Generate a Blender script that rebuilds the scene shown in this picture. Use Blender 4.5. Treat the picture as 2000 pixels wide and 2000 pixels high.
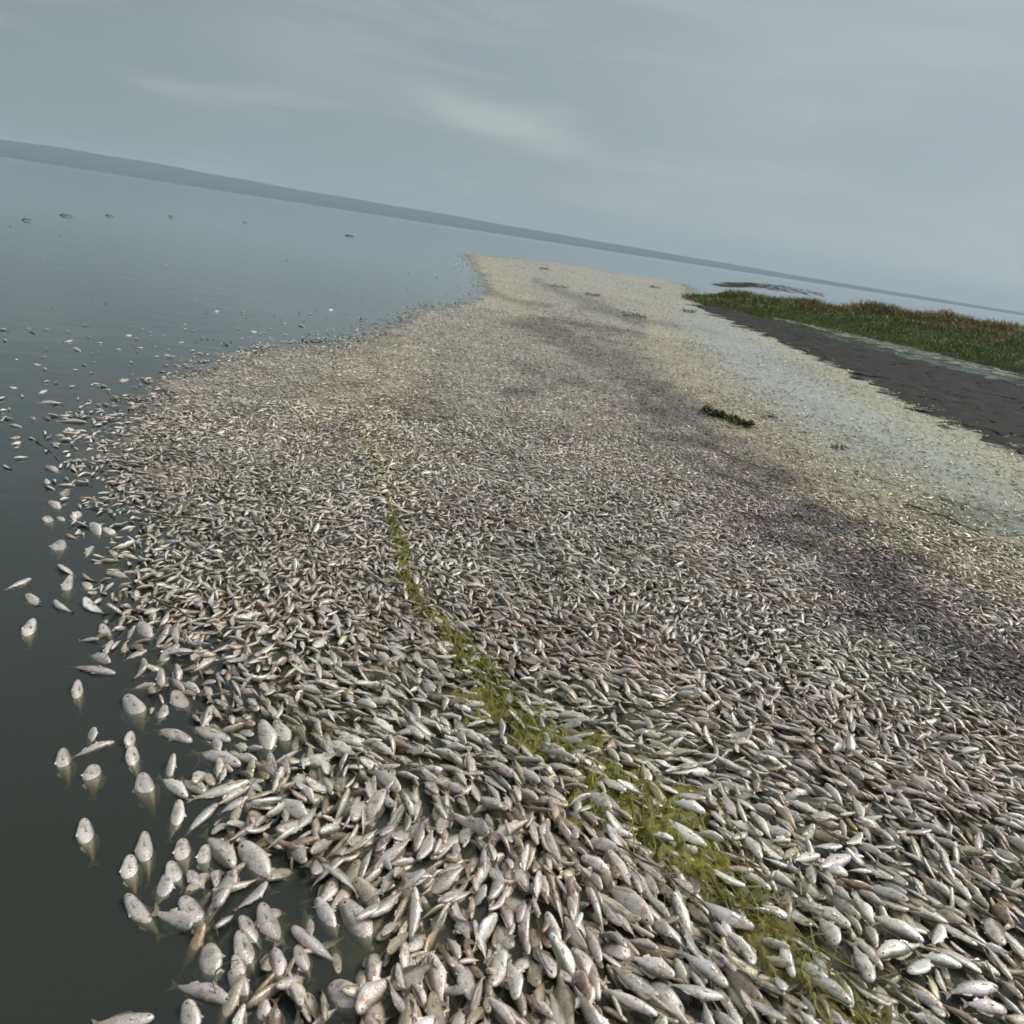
import bpy, math
import numpy as np
from mathutils import Matrix, Vector

scene = bpy.context.scene
for o in list(bpy.data.objects):
    bpy.data.objects.remove(o)
R = math.radians
rng = np.random.default_rng(11)
COL = scene.collection

# ------------------------------------------------------------------ camera
CAM_H = 1.4
F = 1570.0                       # focal length in pixels of the 2000 px wide photograph
PITCH = math.atan(533.6 / F)
ROLL = R(8.84)
CF = np.array([0, math.cos(PITCH), -math.sin(PITCH)])
_u = np.array([0, math.sin(PITCH), math.cos(PITCH)])
_r = np.array([1.0, 0, 0])
CR = math.cos(ROLL) * _r + math.sin(ROLL) * _u
CU = -math.sin(ROLL) * _r + math.cos(ROLL) * _u
CP = np.array([0, 0, CAM_H])
cam = bpy.data.cameras.new("camera")
co = bpy.data.objects.new("camera", cam)
COL.objects.link(co)
m = Matrix(((CR[0], CU[0], -CF[0], CP[0]), (CR[1], CU[1], -CF[1], CP[1]), (CR[2], CU[2], -CF[2], CP[2]), (0, 0, 0, 1)))
co.matrix_world = m
cam.sensor_fit = 'HORIZONTAL'
cam.sensor_width = 36
cam.lens = 36 * F / 2000
cam.clip_start = 0.05
cam.clip_end = 30000
cam.dof.use_dof = True
cam.dof.focus_distance = 3.2
cam.dof.aperture_fstop = 7.0
scene.camera = co


def ray(px, py):
    px = np.asarray(px, float); py = np.asarray(py, float)
    d = CF + ((px - 1000) / F)[..., None] * CR - ((py - 1000) / F)[..., None] * CU
    return d / np.linalg.norm(d, axis=-1, keepdims=True)


def P(px, py, z=0.0):
    """point of the photograph on the level z"""
    d = ray(px, py)
    t = (z - CAM_H) / d[..., 2]
    return CP + d * t[..., None]


def proj(p):
    q = np.asarray(p, float) - CP
    zz = q @ CF
    zz = np.where(zz < 0.05, 0.05, zz)
    return 1000 + F * (q @ CR) / zz, 1000 - F * (q @ CU) / zz, zz


# ------------------------------------------------------------------ sky, sun, exposure
SUN_EL, SUN_AZ = R(46), R(72)        # azimuth from +Y towards +X
w = bpy.data.worlds.new("World")
scene.world = w
w.use_nodes = True
nt = w.node_tree
nt.nodes.clear()


def N(t, typ, **kw):
    n = t.nodes.new(typ)
    for k, v in kw.items():
        if k in ('inp',):
            for a, b in v.items():
                n.inputs[a].default_value = b
        else:
            setattr(n, k, v)
    return n


def L(t, a, b):
    t.links.new(a, b)


def math_(t, op, a, b=None, c=None, clamp=False):
    n = t.nodes.new('ShaderNodeMath'); n.operation = op; n.use_clamp = clamp
    for i, v in enumerate((a, b, c)):
        if v is None: continue
        if isinstance(v, (int, float)): n.inputs[i].default_value = v
        else: t.links.new(v, n.inputs[i])
    return n.outputs[0]


def vmath(t, op, a, b=None):
    n = t.nodes.new('ShaderNodeVectorMath'); n.operation = op
    for i, v in enumerate((a, b)):
        if v is None: continue
        if isinstance(v, (tuple, list)): n.inputs[i].default_value = v
        else: t.links.new(v, n.inputs[i])
    return n.outputs['Value'] if op in ('DOT_PRODUCT', 'LENGTH', 'DISTANCE') else n.outputs[0]


def mixc(t, f, a, b, blend='MIX'):
    n = t.nodes.new('ShaderNodeMix'); n.data_type = 'RGBA'; n.blend_type = blend
    for s, v in ((0, f), (6, a), (7, b)):
        if isinstance(v, (int, float)): n.inputs[s].default_value = v
        elif isinstance(v, (tuple, list)): n.inputs[s].default_value = (*v[:3], 1)
        else: t.links.new(v, n.inputs[s])
    return n.outputs[2]


def rampf(t, f, lo, hi):
    n = t.nodes.new('ShaderNodeMapRange'); n.interpolation_type = 'SMOOTHSTEP'
    t.links.new(f, n.inputs[0]); n.inputs[1].default_value = lo; n.inputs[2].default_value = hi
    return n.outputs[0]


def noise(t, vec, scale, detail=3, rough=.5, dist=0):
    n = t.nodes.new('ShaderNodeTexNoise'); n.inputs['Scale'].default_value = scale
    n.inputs['Detail'].default_value = detail; n.inputs['Roughness'].default_value = rough
    n.inputs['Distortion'].default_value = dist
    if vec is not None: t.links.new(vec, n.inputs['Vector'])
    return n.outputs['Fac']


SKYB = 0.1
out = N(nt, 'ShaderNodeOutputWorld')
bg = N(nt, 'ShaderNodeBackground', inp={'Strength': SKYB})
sky = N(nt, 'ShaderNodeTexSky', sky_type='NISHITA', sun_disc=False, sun_elevation=SUN_EL, sun_rotation=SUN_AZ)
tc = N(nt, 'ShaderNodeTexCoord')
D = tc.outputs['Generated']
sep = N(nt, 'ShaderNodeSeparateXYZ'); L(nt, D, sep.inputs[0])
# overcast deck: broad left-dark to right-bright change, soft banks of cloud stretched along the horizon
st = vmath(nt, 'MULTIPLY', D, (1.6, 1.6, 6.0))
n1 = noise(nt, st, 1.1, 4, .5, .4)
n2 = noise(nt, vmath(nt, 'MULTIPLY', D, (2.5, 2.5, 14.0)), 1.6, 5, .55, .6)
side = rampf(nt, sep.outputs[0], -0.55, 0.55)
col = mixc(nt, side, (0.222, 0.262, 0.256), (0.430, 0.485, 0.488))
zen = rampf(nt, sep.outputs[2], 0.02, 0.32)
zen2 = rampf(nt, sep.outputs[2], 0.3, 0.9)
col = mixc(nt, math_(nt, 'MULTIPLY', rampf(nt, n1, .36, .66), .5), col, (0.27, 0.32, 0.345))
col = mixc(nt, math_(nt, 'MULTIPLY', rampf(nt, n2, .46, .70), .45), col, (0.42, 0.455, 0.44))
col = mixc(nt, math_(nt, 'MULTIPLY', zen2, .5), col, (0.52, 0.54, 0.53))


def streak(p0, p1, wdt, amt, col, tint, warp):
    a = ray(*p0); b = ray(*p1)
    nrm = np.cross(a, b); nrm /= np.linalg.norm(nrm)
    mid = (a + b); mid /= np.linalg.norm(mid)
    half = math.acos(float(a @ b)) / 2
    ww = math_(nt, 'MULTIPLY', math_(nt, 'SUBTRACT', warp, .5), wdt * 1.5)
    d = math_(nt, 'ADD', vmath(nt, 'DOT_PRODUCT', D, tuple(nrm)), ww)
    d = math_(nt, 'DIVIDE', d, wdt)
    g = math_(nt, 'EXPONENT', math_(nt, 'MULTIPLY', math_(nt, 'MULTIPLY', d, d), -1.0))
    tv = np.cross(nrm, mid)
    s = math_(nt, 'DIVIDE', vmath(nt, 'DOT_PRODUCT', D, tuple(tv)), math.sin(half))
    g2 = math_(nt, 'EXPONENT', math_(nt, 'MULTIPLY', math_(nt, 'MULTIPLY', s, s), -1.1))
    fr = rampf(nt, vmath(nt, 'DOT_PRODUCT', D, tuple(mid)), 0, .2)
    f = math_(nt, 'MULTIPLY', math_(nt, 'MULTIPLY', g, g2), math_(nt, 'MULTIPLY', fr, amt))
    return mixc(nt, f, col, tint)


n3 = noise(nt, vmath(nt, 'MULTIPLY', D, (3, 3, 7)), 2.2, 5, .6, .5)
col = streak((780, 170), (1140, 290), .017, .66, col, (0.50, 0.53, 0.50), n3)
col = streak((420, 40), (760, 160), .034, .38, col, (0.40, 0.43, 0.415), n3)
col = streak((300, 250), (1100, 400), .05, .30, col, (0.27, 0.325, 0.36), n3)
scl = N(nt, 'ShaderNodeVectorMath', operation='SCALE'); scl.inputs['Scale'].default_value = 1 / SKYB * 1.0
L(nt, col, scl.inputs[0])
fin = mixc(nt, 0.93, sky.outputs[0], scl.outputs[0])
L(nt, fin, bg.inputs[0]); L(nt, bg.outputs[0], out.inputs[0])

sl = bpy.data.lights.new("sun", 'SUN')
sl.energy = 2.1; sl.angle = R(24); sl.color = (1.0, .955, .88)
so = bpy.data.objects.new("sun", sl)
COL.objects.link(so)
sd = Vector((math.sin(SUN_AZ) * math.cos(SUN_EL), math.cos(SUN_AZ) * math.cos(SUN_EL), math.sin(SUN_EL)))
so.rotation_euler = sd.to_track_quat('Z', 'Y').to_euler()
so.location = (0, 0, 50)

scene.view_settings.view_transform = 'Standard'
scene.view_settings.look = 'None'
scene.view_settings.gamma = 1
scene.view_settings.exposure = 0.13
scene.render.engine = 'CYCLES'
cy = scene.cycles
cy.max_bounces = 6; cy.diffuse_bounces = 2; cy.glossy_bounces = 3; cy.transmission_bounces = 3
cy.volume_bounces = 1; cy.transparent_max_bounces = 8
cy.filter_width = 1.6
cy.caustics_reflective = False; cy.caustics_refractive = False


# ------------------------------------------------------------------ helpers
def tag(o, label=None, cat=None, group=None, kind=None):
    if label: o['label'] = label
    if cat: o['category'] = cat
    if group: o['group'] = group
    if kind: o['kind'] = kind
    return o


def mk(name, verts, loops, starts, totals, mat, attrs=None, parent=None, smooth=True, loc=None):
    me = bpy.data.meshes.new(name)
    me.vertices.add(len(verts))
    me.vertices.foreach_set('co', np.asarray(verts, np.float32).ravel())
    me.loops.add(len(loops))
    me.loops.foreach_set('vertex_index', np.asarray(loops, np.int32))
    me.polygons.add(len(starts))
    me.polygons.foreach_set('loop_start', np.asarray(starts, np.int32))
    me.polygons.foreach_set('loop_total', np.asarray(totals, np.int32))
    me.update(calc_edges=True)
    if smooth:
        me.shade_smooth()
    else:
        me.shade_flat()
    for k, a in (attrs or {}).items():
        at = me.attributes.new(k, 'FLOAT_VECTOR', 'POINT')
        at.data.foreach_set('vector', np.asarray(a, np.float32).ravel())
    if mat: me.materials.append(mat)
    o = bpy.data.objects.new(name, me)
    COL.objects.link(o)
    if loc is not None: o.location = loc
    if parent: o.parent = parent
    return o


def mkf(name, verts, faces, mat, attrs=None, parent=None, smooth=True, loc=None):
    tot = [len(f) for f in faces]
    st = np.concatenate([[0], np.cumsum(tot)[:-1]])
    return mk(name, verts, [i for f in faces for i in f], st, tot, mat, attrs, parent, smooth, loc)


def snoise(x, y, s, seed, k=7):
    r = np.random.default_rng(seed)
    v = 0
    for i in range(k):
        a = r.uniform(0, 2 * math.pi); f = r.uniform(.6, 1.7) / s; p = r.uniform(0, 6.28)
        v = v + np.sin((x * math.cos(a) + y * math.sin(a)) * f * 2 * math.pi + p + 1.3 * np.sin((x * math.sin(a) - y * math.cos(a)) * f * 3.1 + p * 2))
    return v / math.sqrt(k)


def inside(poly, x, y):
    c = np.zeros(x.shape, bool)
    n = len(poly)
    for i in range(n):
        x0, y0 = poly[i]; x1, y1 = poly[(i + 1) % n]
        if y0 == y1: continue
        c ^= ((y0 > y) != (y1 > y)) & (x < (x1 - x0) * (y - y0) / (y1 - y0) + x0)
    return c


def segdist(pl, x, y):
    """distance to a polyline and the arc parameter (0..n-1)"""
    best = np.full(x.shape, 1e9); bt = np.zeros(x.shape)
    for i in range(len(pl) - 1):
        ax, ay = pl[i][:2]; bx, by = pl[i + 1][:2]
        dx, dy = bx - ax, by - ay
        t = np.clip(((x - ax) * dx + (y - ay) * dy) / (dx * dx + dy * dy + 1e-12), 0, 1)
        d = np.hypot(x - ax - t * dx, y - ay - t * dy)
        m_ = d < best
        best[m_] = d[m_]; bt[m_] = i + t[m_]
    return best, bt


def mat(name):
    m_ = bpy.data.materials.new(name); m_.use_nodes = True
    t = m_.node_tree; t.nodes.clear()
    o = t.nodes.new('ShaderNodeOutputMaterial')
    return m_, t, o


def principled(t, **kw):
    b = t.nodes.new('ShaderNodeBsdfPrincipled')
    for k, v in kw.items():
        k = k.replace('_', ' ')
        if isinstance(v, (int, float)): b.inputs[k].default_value = v
        elif isinstance(v, tuple): b.inputs[k].default_value = (*v[:3], 1)
        else: t.links.new(v, b.inputs[k])
    return b


def bump(t, h, strength, dist):
    b = t.nodes.new('ShaderNodeBump'); b.inputs['Strength'].default_value = strength
    b.inputs['Distance'].default_value = dist
    t.links.new(h, b.inputs['Height'])
    return b.outputs[0]


def attr(t, name, outp='Vector'):
    a = t.nodes.new('ShaderNodeAttribute'); a.attribute_name = name
    return a.outputs[outp]


def geo_pos(t):
    return t.nodes.new('ShaderNodeNewGeometry').outputs['Position']


# ------------------------------------------------------------------ materials
M = {}
# water: a dark, turbid lake. Surface mirrors by Fresnel, lets light through, body absorbs it
m_, t, o = mat('lake_water'); M['water'] = m_
pos = geo_pos(t)
h1 = noise(t, vmath(t, 'MULTIPLY', pos, (1, 1, 1)), 2.2, 3, .5, .3)
h2 = noise(t, vmath(t, 'MULTIPLY', pos, (.6, 1.4, 1)), 9, 2, .5)
hh = math_(t, 'ADD', math_(t, 'MULTIPLY', h1, 1.0), math_(t, 'MULTIPLY', h2, .18))
bn = bump(t, hh, .30, .02)
gl = N(t, 'ShaderNodeBsdfGlossy', inp={'Roughness': .09}); L(t, bn, gl.inputs['Normal'])
gl.inputs['Color'].default_value = (.97, 1.0, 1.0, 1)
tr = N(t, 'ShaderNodeBsdfTransparent', inp={'Color': (.93, .95, .9, 1)})
df = N(t, 'ShaderNodeBsdfDiffuse')
L(t, mixc(t, noise(t, pos, .35, 3), (.062, .076, .068), (.094, .098, .082)), df.inputs['Color'])
mx = N(t, 'ShaderNodeMixShader', inp={0: .42}); L(t, tr.outputs[0], mx.inputs[1]); L(t, df.outputs[0], mx.inputs[2])
gm = t.nodes.new('ShaderNodeNewGeometry')
ci = math_(t, 'ABSOLUTE', vmath(t, 'DOT_PRODUCT', gm.outputs['Incoming'], bn))
frs = math_(t, 'MULTIPLY_ADD', math_(t, 'POWER', math_(t, 'SUBTRACT', 1.0, ci, clamp=True), 3.9), .97, .025)
mx2 = N(t, 'ShaderNodeMixShader'); L(t, frs, mx2.inputs[0]); L(t, mx.outputs[0], mx2.inputs[1]); L(t, gl.outputs[0], mx2.inputs[2])
L(t, mx2.outputs[0], o.inputs['Surface'])
va = N(t, 'ShaderNodeVolumeAbsorption', inp={'Color': (.68, .60, .25, 1), 'Density': 60.0})
L(t, va.outputs[0], o.inputs['Volume'])

m_, t, o = mat('lake_bed_mud'); M['bed'] = m_
pos = geo_pos(t)
b = principled(t, Base_Color=mixc(t, noise(t, pos, .8, 4), (.030, .032, .022), (.05, .048, .035)), Roughness=.8)
L(t, b.outputs[0], o.inputs['Surface'])

# fish: fc = position on the fish itself (x to the snout, z to the back), tint = its own colour, rn = random numbers
m_, t, o = mat('silver_fish_skin'); M['fish'] = m_
fc = attr(t, 'fc'); tint = attr(t, 'tint', 'Color'); rn = attr(t, 'rn')
s = N(t, 'ShaderNodeSeparateXYZ'); L(t, fc, s.inputs[0])
sr = N(t, 'ShaderNodeSeparateXYZ'); L(t, rn, sr.inputs[0])
X, Y, Z = s.outputs
off = vmath(t, 'SCALE', rn); off.node.inputs['Scale'].default_value = 17.0
fv = vmath(t, 'ADD', fc, off)
nz = noise(t, fv, 9, 4, .6)
zz = math_(t, 'ADD', Z, math_(t, 'MULTIPLY', math_(t, 'SUBTRACT', nz, .5), .16))
zz = math_(t, 'ADD', zz, math_(t, 'MULTIPLY', math_(t, 'SUBTRACT', sr.outputs[0], .55), .11))
back = rampf(t, zz, .03, .13)
belly = rampf(t, zz, -.03, -.12)
c = mixc(t, back, (.62, .60, .56), (.17, .155, .125))
c = mixc(t, belly, c, (.80, .775, .72))
vor = N(t, 'ShaderNodeTexVoronoi', inp={'Scale': 34.0}); L(t, vmath(t, 'MULTIPLY', fv, (1, 1, 1.25)), vor.inputs['Vector'])
vd = rampf(t, vor.outputs['Distance'], .25, .75)
inbody = math_(t, 'MULTIPLY', rampf(t, X, -.42, -.3), math_(t, 'SUBTRACT', 1, rampf(t, X, .24, .3)))
c = mixc(t, math_(t, 'MULTIPLY', math_(t, 'MULTIPLY', vd, .22), inbody), c, (.12, .11, .09))
# fins: thin, grey-brown with rays
finm = math_(t, 'MULTIPLY', rampf(t, X, -.37, -.42), .75)
c = mixc(t, finm, c, (.16, .145, .105))
c = mixc(t, math_(t, 'MULTIPLY', rampf(t, X, -.05, -.38), .35), c, (.22, .19, .13))
# blotches of slime and small dark specks
bl = rampf(t, noise(t, fv, 5, 3, .6), .52, .70)
c = mixc(t, math_(t, 'MULTIPLY', bl, .6), c, (.24, .215, .13))
spn = N(t, 'ShaderNodeTexVoronoi', inp={'Scale': 13.0}); L(t, fv, spn.inputs['Vector'])
sp = math_(t, 'SUBTRACT', 1, rampf(t, spn.outputs['Distance'], .09, .17))
c = mixc(t, math_(t, 'MULTIPLY', sp, .8), c, (.03, .03, .03))
# gill cover edge and eye
gd = math_(t, 'ABSOLUTE', math_(t, 'SUBTRACT', math_(t, 'ADD', X, math_(t, 'MULTIPLY', math_(t, 'MULTIPLY', Z, Z), 3.0)), .295))
c = mixc(t, math_(t, 'MULTIPLY', math_(t, 'SUBTRACT', 1, rampf(t, gd, .004, .016)), .28), c, (.10, .08, .06))
fxz = vmath(t, 'MULTIPLY', fc, (1, 0, 1))
ed = vmath(t, 'DISTANCE', fxz, (.415, 0, .012))
ring = math_(t, 'SUBTRACT', 1, rampf(t, ed, .026, .034))
c = mixc(t, ring, c, (.60, .57, .48))
gm_ = math_(t, 'MULTIPLY', math_(t, 'MULTIPLY', math_(t, 'SUBTRACT', 1, rampf(t, vmath(t, 'DISTANCE', fxz, (.31, 0, -.06)), .03, .085)), rampf(t, sr.outputs[1], .72, .82)), .6)
c = mixc(t, gm_, c, (.34, .11, .08))
c = mixc(t, 1.0, c, tint, 'MULTIPLY')
pup = math_(t, 'SUBTRACT', 1, rampf(t, ed, .016, .022))
c = mixc(t, pup, c, (.012, .012, .015))
hgt = math_(t, 'ADD', math_(t, 'MULTIPLY', vor.outputs['Distance'], -.5), math_(t, 'MULTIPLY', nz, 1.2))
rr = math_(t, 'MAXIMUM', math_(t, 'ADD', math_(t, 'MULTIPLY', nz, .35), .20), finm)
b = principled(t, Base_Color=c, Roughness=rr, Metallic=.26, Coat_Weight=math_(t, 'MULTIPLY', math_(t, 'SUBTRACT', .75, finm), .7), Coat_Roughness=.18)
b.inputs['Specular IOR Level'].default_value = .55
L(t, bump(t, hgt, .5, .0025), b.inputs['Normal'])
L(t, b.outputs[0], o.inputs['Surface'])

# floating scum / far carpet of scales and small fish
m_, t, o = mat('scum_mat'); M['scum'] = m_
pos = geo_pos(t)
tint = attr(t, 'tint', 'Color')
cov = N(t, 'ShaderNodeSeparateXYZ'); L(t, attr(t, 'rn'), cov.inputs[0])
v = N(t, 'ShaderNodeTexVoronoi', inp={'Scale': 16.0}); L(t, vmath(t, 'MULTIPLY', pos, (1, 1.0, 0)), v.inputs['Vector'])
nn = noise(t, vmath(t, 'MULTIPLY', pos, (1, 1, 0)), 7, 5, .65)
c = mixc(t, rampf(t, v.outputs['Distance'], .1, .6), (1.08, 1.07, 1.04), (.74, .72, .68))
c = mixc(t, rampf(t, nn, .35, .7), c, mixc(t, .5, c, (.6, .58, .5)))
c = mixc(t, 1.0, c, tint, 'MULTIPLY')
b = principled(t, Base_Color=c, Roughness=.42)
L(t, bump(t, math_(t, 'ADD', v.outputs['Distance'], nn), .5, .012), b.inputs['Normal'])
tr = N(t, 'ShaderNodeBsdfTransparent')
n5 = noise(t, vmath(t, 'MULTIPLY', pos, (1, 1, 0)), 2.6, 5, .7)
al = math_(t, 'ADD', math_(t, 'MULTIPLY', math_(t, 'SUBTRACT', cov.outputs[0], math_(t, 'ADD', math_(t, 'MULTIPLY', n5, .75), math_(t, 'MULTIPLY', nn, .25))), 5.0), .5, clamp=True)
mx = N(t, 'ShaderNodeMixShader'); L(t, al, mx.inputs[0]); L(t, tr.outputs[0], mx.inputs[1]); L(t, b.outputs[0], mx.inputs[2])
L(t, mx.outputs[0], o.inputs['Surface'])

m_, t, o = mat('green_algae'); M['algae'] = m_
pos = geo_pos(t)
tint = attr(t, 'tint', 'Color')
nn = noise(t, vmath(t, 'MULTIPLY', pos, (1, .55, 1)), 75, 6, .7, 1.2); n0 = noise(t, pos, 7, 3)
c = mixc(t, rampf(t, nn, .35, .65), (.27, .26, .018), (.10, .10, .012))
c = mixc(t, math_(t, 'MULTIPLY', rampf(t, n0, .45, .65), .5), c, (.16, .135, .03))
c = mixc(t, 1.0, c, tint, 'MULTIPLY')
b = principled(t, Base_Color=c, Roughness=.38)
L(t, bump(t, nn, .7, .006), b.inputs['Normal'])
L(t, b.outputs[0], o.inputs['Surface'])

m_, t, o = mat('marsh_grass'); M['grass'] = m_
b = principled(t, Base_Color=attr(t, 'tint', 'Color'), Roughness=.6)
L(t, b.outputs[0], o.inputs['Surface'])

m_, t, o = mat('island_soil'); M['soil'] = m_
pos = geo_pos(t)
c = mixc(t, rampf(t, noise(t, pos, .5, 5, .6), .4, .65), (.06, .075, .025), (.10, .06, .035))
b = principled(t, Base_Color=c, Roughness=.8)
L(t, bump(t, noise(t, pos, 6, 5, .7), .8, .06), b.inputs['Normal'])
L(t, b.outputs[0], o.inputs['Surface'])

m_, t, o = mat('wet_mud'); M['mud'] = m_
pos = geo_pos(t)
nn = noise(t, vmath(t, 'MULTIPLY', pos, (1, 1, 0)), 3.0, 5, .65)
c = mixc(t, rampf(t, nn, .3, .7), (.026, .030, .030), (.055, .050, .044))
b = principled(t, Base_Color=c, Roughness=.75)
b.inputs['Specular IOR Level'].default_value = .12
L(t, bump(t, nn, .15, .02), b.inputs['Normal'])
L(t, b.outputs[0], o.inputs['Surface'])

m_, t, o = mat('hill_woods'); M['hill'] = m_
pos = geo_pos(t)
c = mixc(t, noise(t, pos, .01, 5, .6), (.018, .034, .036), (.03, .048, .045))
b = principled(t, Base_Color=c, Roughness=.9)
L(t, b.outputs[0], o.inputs['Surface'])

m_, t, o = mat('dead_stalk'); M['twig'] = m_
pos = geo_pos(t)
c = mixc(t, noise(t, pos, 30, 3), (.075, .05, .03), (.16, .115, .07))
b = principled(t, Base_Color=c, Roughness=.6)
L(t, b.outputs[0], o.inputs['Surface'])

m_, t, o = mat('dark_driftwood'); M['drift'] = m_
pos = geo_pos(t)
c = mixc(t, noise(t, pos, 25, 3), (.018, .018, .016), (.045, .04, .035))
b = principled(t, Base_Color=c, Roughness=.7)
L(t, b.outputs[0], o.inputs['Surface'])

m_, t, o = mat('weed_leaf'); M['leaf'] = m_
pos = geo_pos(t)
c = mixc(t, noise(t, pos, 14, 3), (.045, .060, .016), (.11, .13, .03))
b = principled(t, Base_Color=c, Roughness=.5)
L(t, b.outputs[0], o.inputs['Surface'])

# ------------------------------------------------------------------ the setting: water, bed, hills
BIG = 9000


def box(name, x0, x1, y0, y1, z0, z1, mt):
    v = [(x0, y0, z0), (x1, y0, z0), (x1, y1, z0), (x0, y1, z0), (x0, y0, z1), (x1, y0, z1), (x1, y1, z1), (x0, y1, z1)]
    f = [(3, 2, 1, 0), (4, 5, 6, 7), (0, 1, 5, 4), (1, 2, 6, 5), (2, 3, 7, 6), (3, 0, 4, 7)]
    return mkf(name, v, f, mt, smooth=False)


tag(box('water', -BIG, BIG, -60, 8000, -.62, 0, M['water']), kind='structure')
tag(mkf('lake_bed', [(-BIG, -60.5, -.5), (BIG, -60.5, -.5), (BIG, 8001, -.5), (-BIG, 8001, -.5)], [(0, 1, 2, 3)], M['bed'], smooth=False), kind='structure')


def hills():
    # long low far shore: height taken in pixels above the water line along the photograph
    xs = np.linspace(-700, 2500, 340)
    hp = np.interp(xs, [-700, 0, 150, 350, 600, 900, 1100, 1300, 1600, 2000, 2500], [32, 28, 29, 28, 24, 20, 17, 13, 8, 4.5, 4])
    V = []; nrow = 8
    dist = 3200.0
    for j in range(nrow):
        u = j / (nrow - 1)
        for i, x in enumerate(xs):
            d = ray(x, 305 + .1555 * x)
            d = np.array([d[0], d[1], 0]); d /= np.linalg.norm(d)
            rr_ = dist + u * 1400
            hgt = hp[i] / F * (dist + 700) * 1.0
            prof = [0, .25, .5, .72, .88, 1.0, .9, .3][j]
            wob = 1 + .025 * math.sin(x * .011 + j) + .02 * math.sin(x * .033 + j * 2.1) + .01 * math.sin(x * .17 + j)
            V.append((d[0] * rr_, d[1] * rr_, -1 + hgt * prof * wob))
    n = len(xs)
    Fs = [(j * n + i, j * n + i + 1, (j + 1) * n + i + 1, (j + 1) * n + i) for j in range(nrow - 1) for i in range(n - 1)]
    tag(mkf('hills', V, Fs, M['hill']), kind='structure')


hills()

# ------------------------------------------------------------------ outlines on the water, traced from the photograph
S = 2000 / 1932
mass_px = [(330, 1932), (330, 1850), (370, 1760), (300, 1700), (330, 1600), (350, 1500), (290, 1400), (240, 1290), (190, 1220), (170, 1130),
           (190, 1060), (170, 980), (130, 880), (160, 790), (245, 735), (340, 700), (430, 665), (600, 648), (700, 622), (790, 585),
           (890, 562), (900, 540), (880, 505), (862, 476), (1000, 490), (1150, 505), (1260, 520), (1320, 545), (1335, 575), (1400, 605),
           (1500, 650), (1600, 695), (1700, 745), (1800, 790), (1932, 850), (2300, 1020), (2500, 2000), (1932, 2500), (300, 2500)]
mass_w = P(*(np.array(mass_px).T * S))[:, :2]
ribbon_px = [(690, 830, 7), (735, 950, 7), (765, 1080, 9), (800, 1160, 15), (860, 1215, 22), (905, 1280, 34), (960, 1340, 48), (1040, 1400, 44), (1110, 1440, 50),
             (1180, 1500, 70), (1240, 1580, 74), (1310, 1630, 62), (1400, 1710, 50), (1500, 1800, 52), (1590, 1890, 56), (1700, 2000, 50), (1800, 2110, 40)]
ribbon = np.array(ribbon_px, float) * S
dark_px = np.array([(1000, 605, 25), (1080, 650, 60), (1180, 700, 70), (1240, 760, 85), (1330, 830, 85), (1450, 930, 110), (1550, 1030, 120), (1680, 1120, 120), (1850, 1250, 130), (2000, 1350, 140)], float) * S
yel1_px = np.array([(880, 480, 20), (920, 530, 30), (980, 570, 26)], float) * S
yel2_px = np.array([(1235, 620, 30), (1290, 700, 45), (1400, 800, 40), (1520, 880, 55), (1650, 960, 75), (1932, 1060, 80)], float) * S
yel3_px = np.array([(1360, 590, 10), (1500, 655, 22), (1650, 740, 32), (1800, 820, 42), (1960, 900, 45)], float) * S
yel4_px = np.array([(600, 780, 35), (680, 720, 45), (740, 700, 50), (700, 840, 40), (740, 930, 35)], float) * S
pale_px = np.array([(1300, 600, 22), (1420, 680, 55), (1560, 770, 70), (1750, 860, 70), (1950, 970, 70)], float) * S


def band(pl, px, py):
    d, tt = segdist(pl, px, py)
    wd = np.interp(tt, np.arange(len(pl)), pl[:, 2])
    return np.exp(-(d / wd) ** 2 * 0.9)


STREAK = [[(1045, 548, 6), (1100, 572, 8), (1180, 600, 9), (1255, 636, 8)], [(985, 632, 7), (1050, 640, 14), (1110, 656, 8)], [(1000, 712, 7), (1065, 738, 8), (1140, 748, 8)],
          [(1080, 622, 6), (1180, 640, 8), (1260, 655, 6)], [(1130, 600, 5), (1240, 622, 7), (1330, 640, 5)], [(990, 768, 9), (1050, 766, 9)], [(930, 560, 5), (1010, 590, 6), (1080, 598, 5)],
          [(1270, 740, 7), (1330, 790, 10), (1390, 850, 8)]]


def streaks(px, py):
    v = 0
    for st_ in STREAK: v = v + .85 * band(np.array(st_, float), px, py)
    return v


def zones(x, y):
    px, py, _ = proj(np.stack([x, y, np.zeros_like(x)], -1))
    jx = 22 * snoise(x, y, .7, 5); jy = 14 * snoise(x, y, .7, 6)
    k = np.clip((py - 500) / 500, .12, 1)
    qx, qy = px + jx * k, py + jy * k
    z = dict(px=px, py=py,
             dark=np.clip(band(dark_px * np.array([1, 1, .52]), qx + jx * .8, qy + jy * 1.2) + streaks(px + jx * .5 * k, py + jy * .3 * k), 0, 1), ribbon=band(ribbon, px + jx * .3, py + jy * .3),
             yel=np.clip(band(yel1_px, qx, qy) + band(yel2_px, qx, qy) + band(yel3_px, qx, qy) + .9 * band(yel4_px, qx, qy), 0, 1),
             pale=band(pale_px, qx, qy), bright=band(np.array([(1560, 1640, 90), (1680, 1760, 90), (1850, 1900, 110)], float), px, py))
    return z


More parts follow.
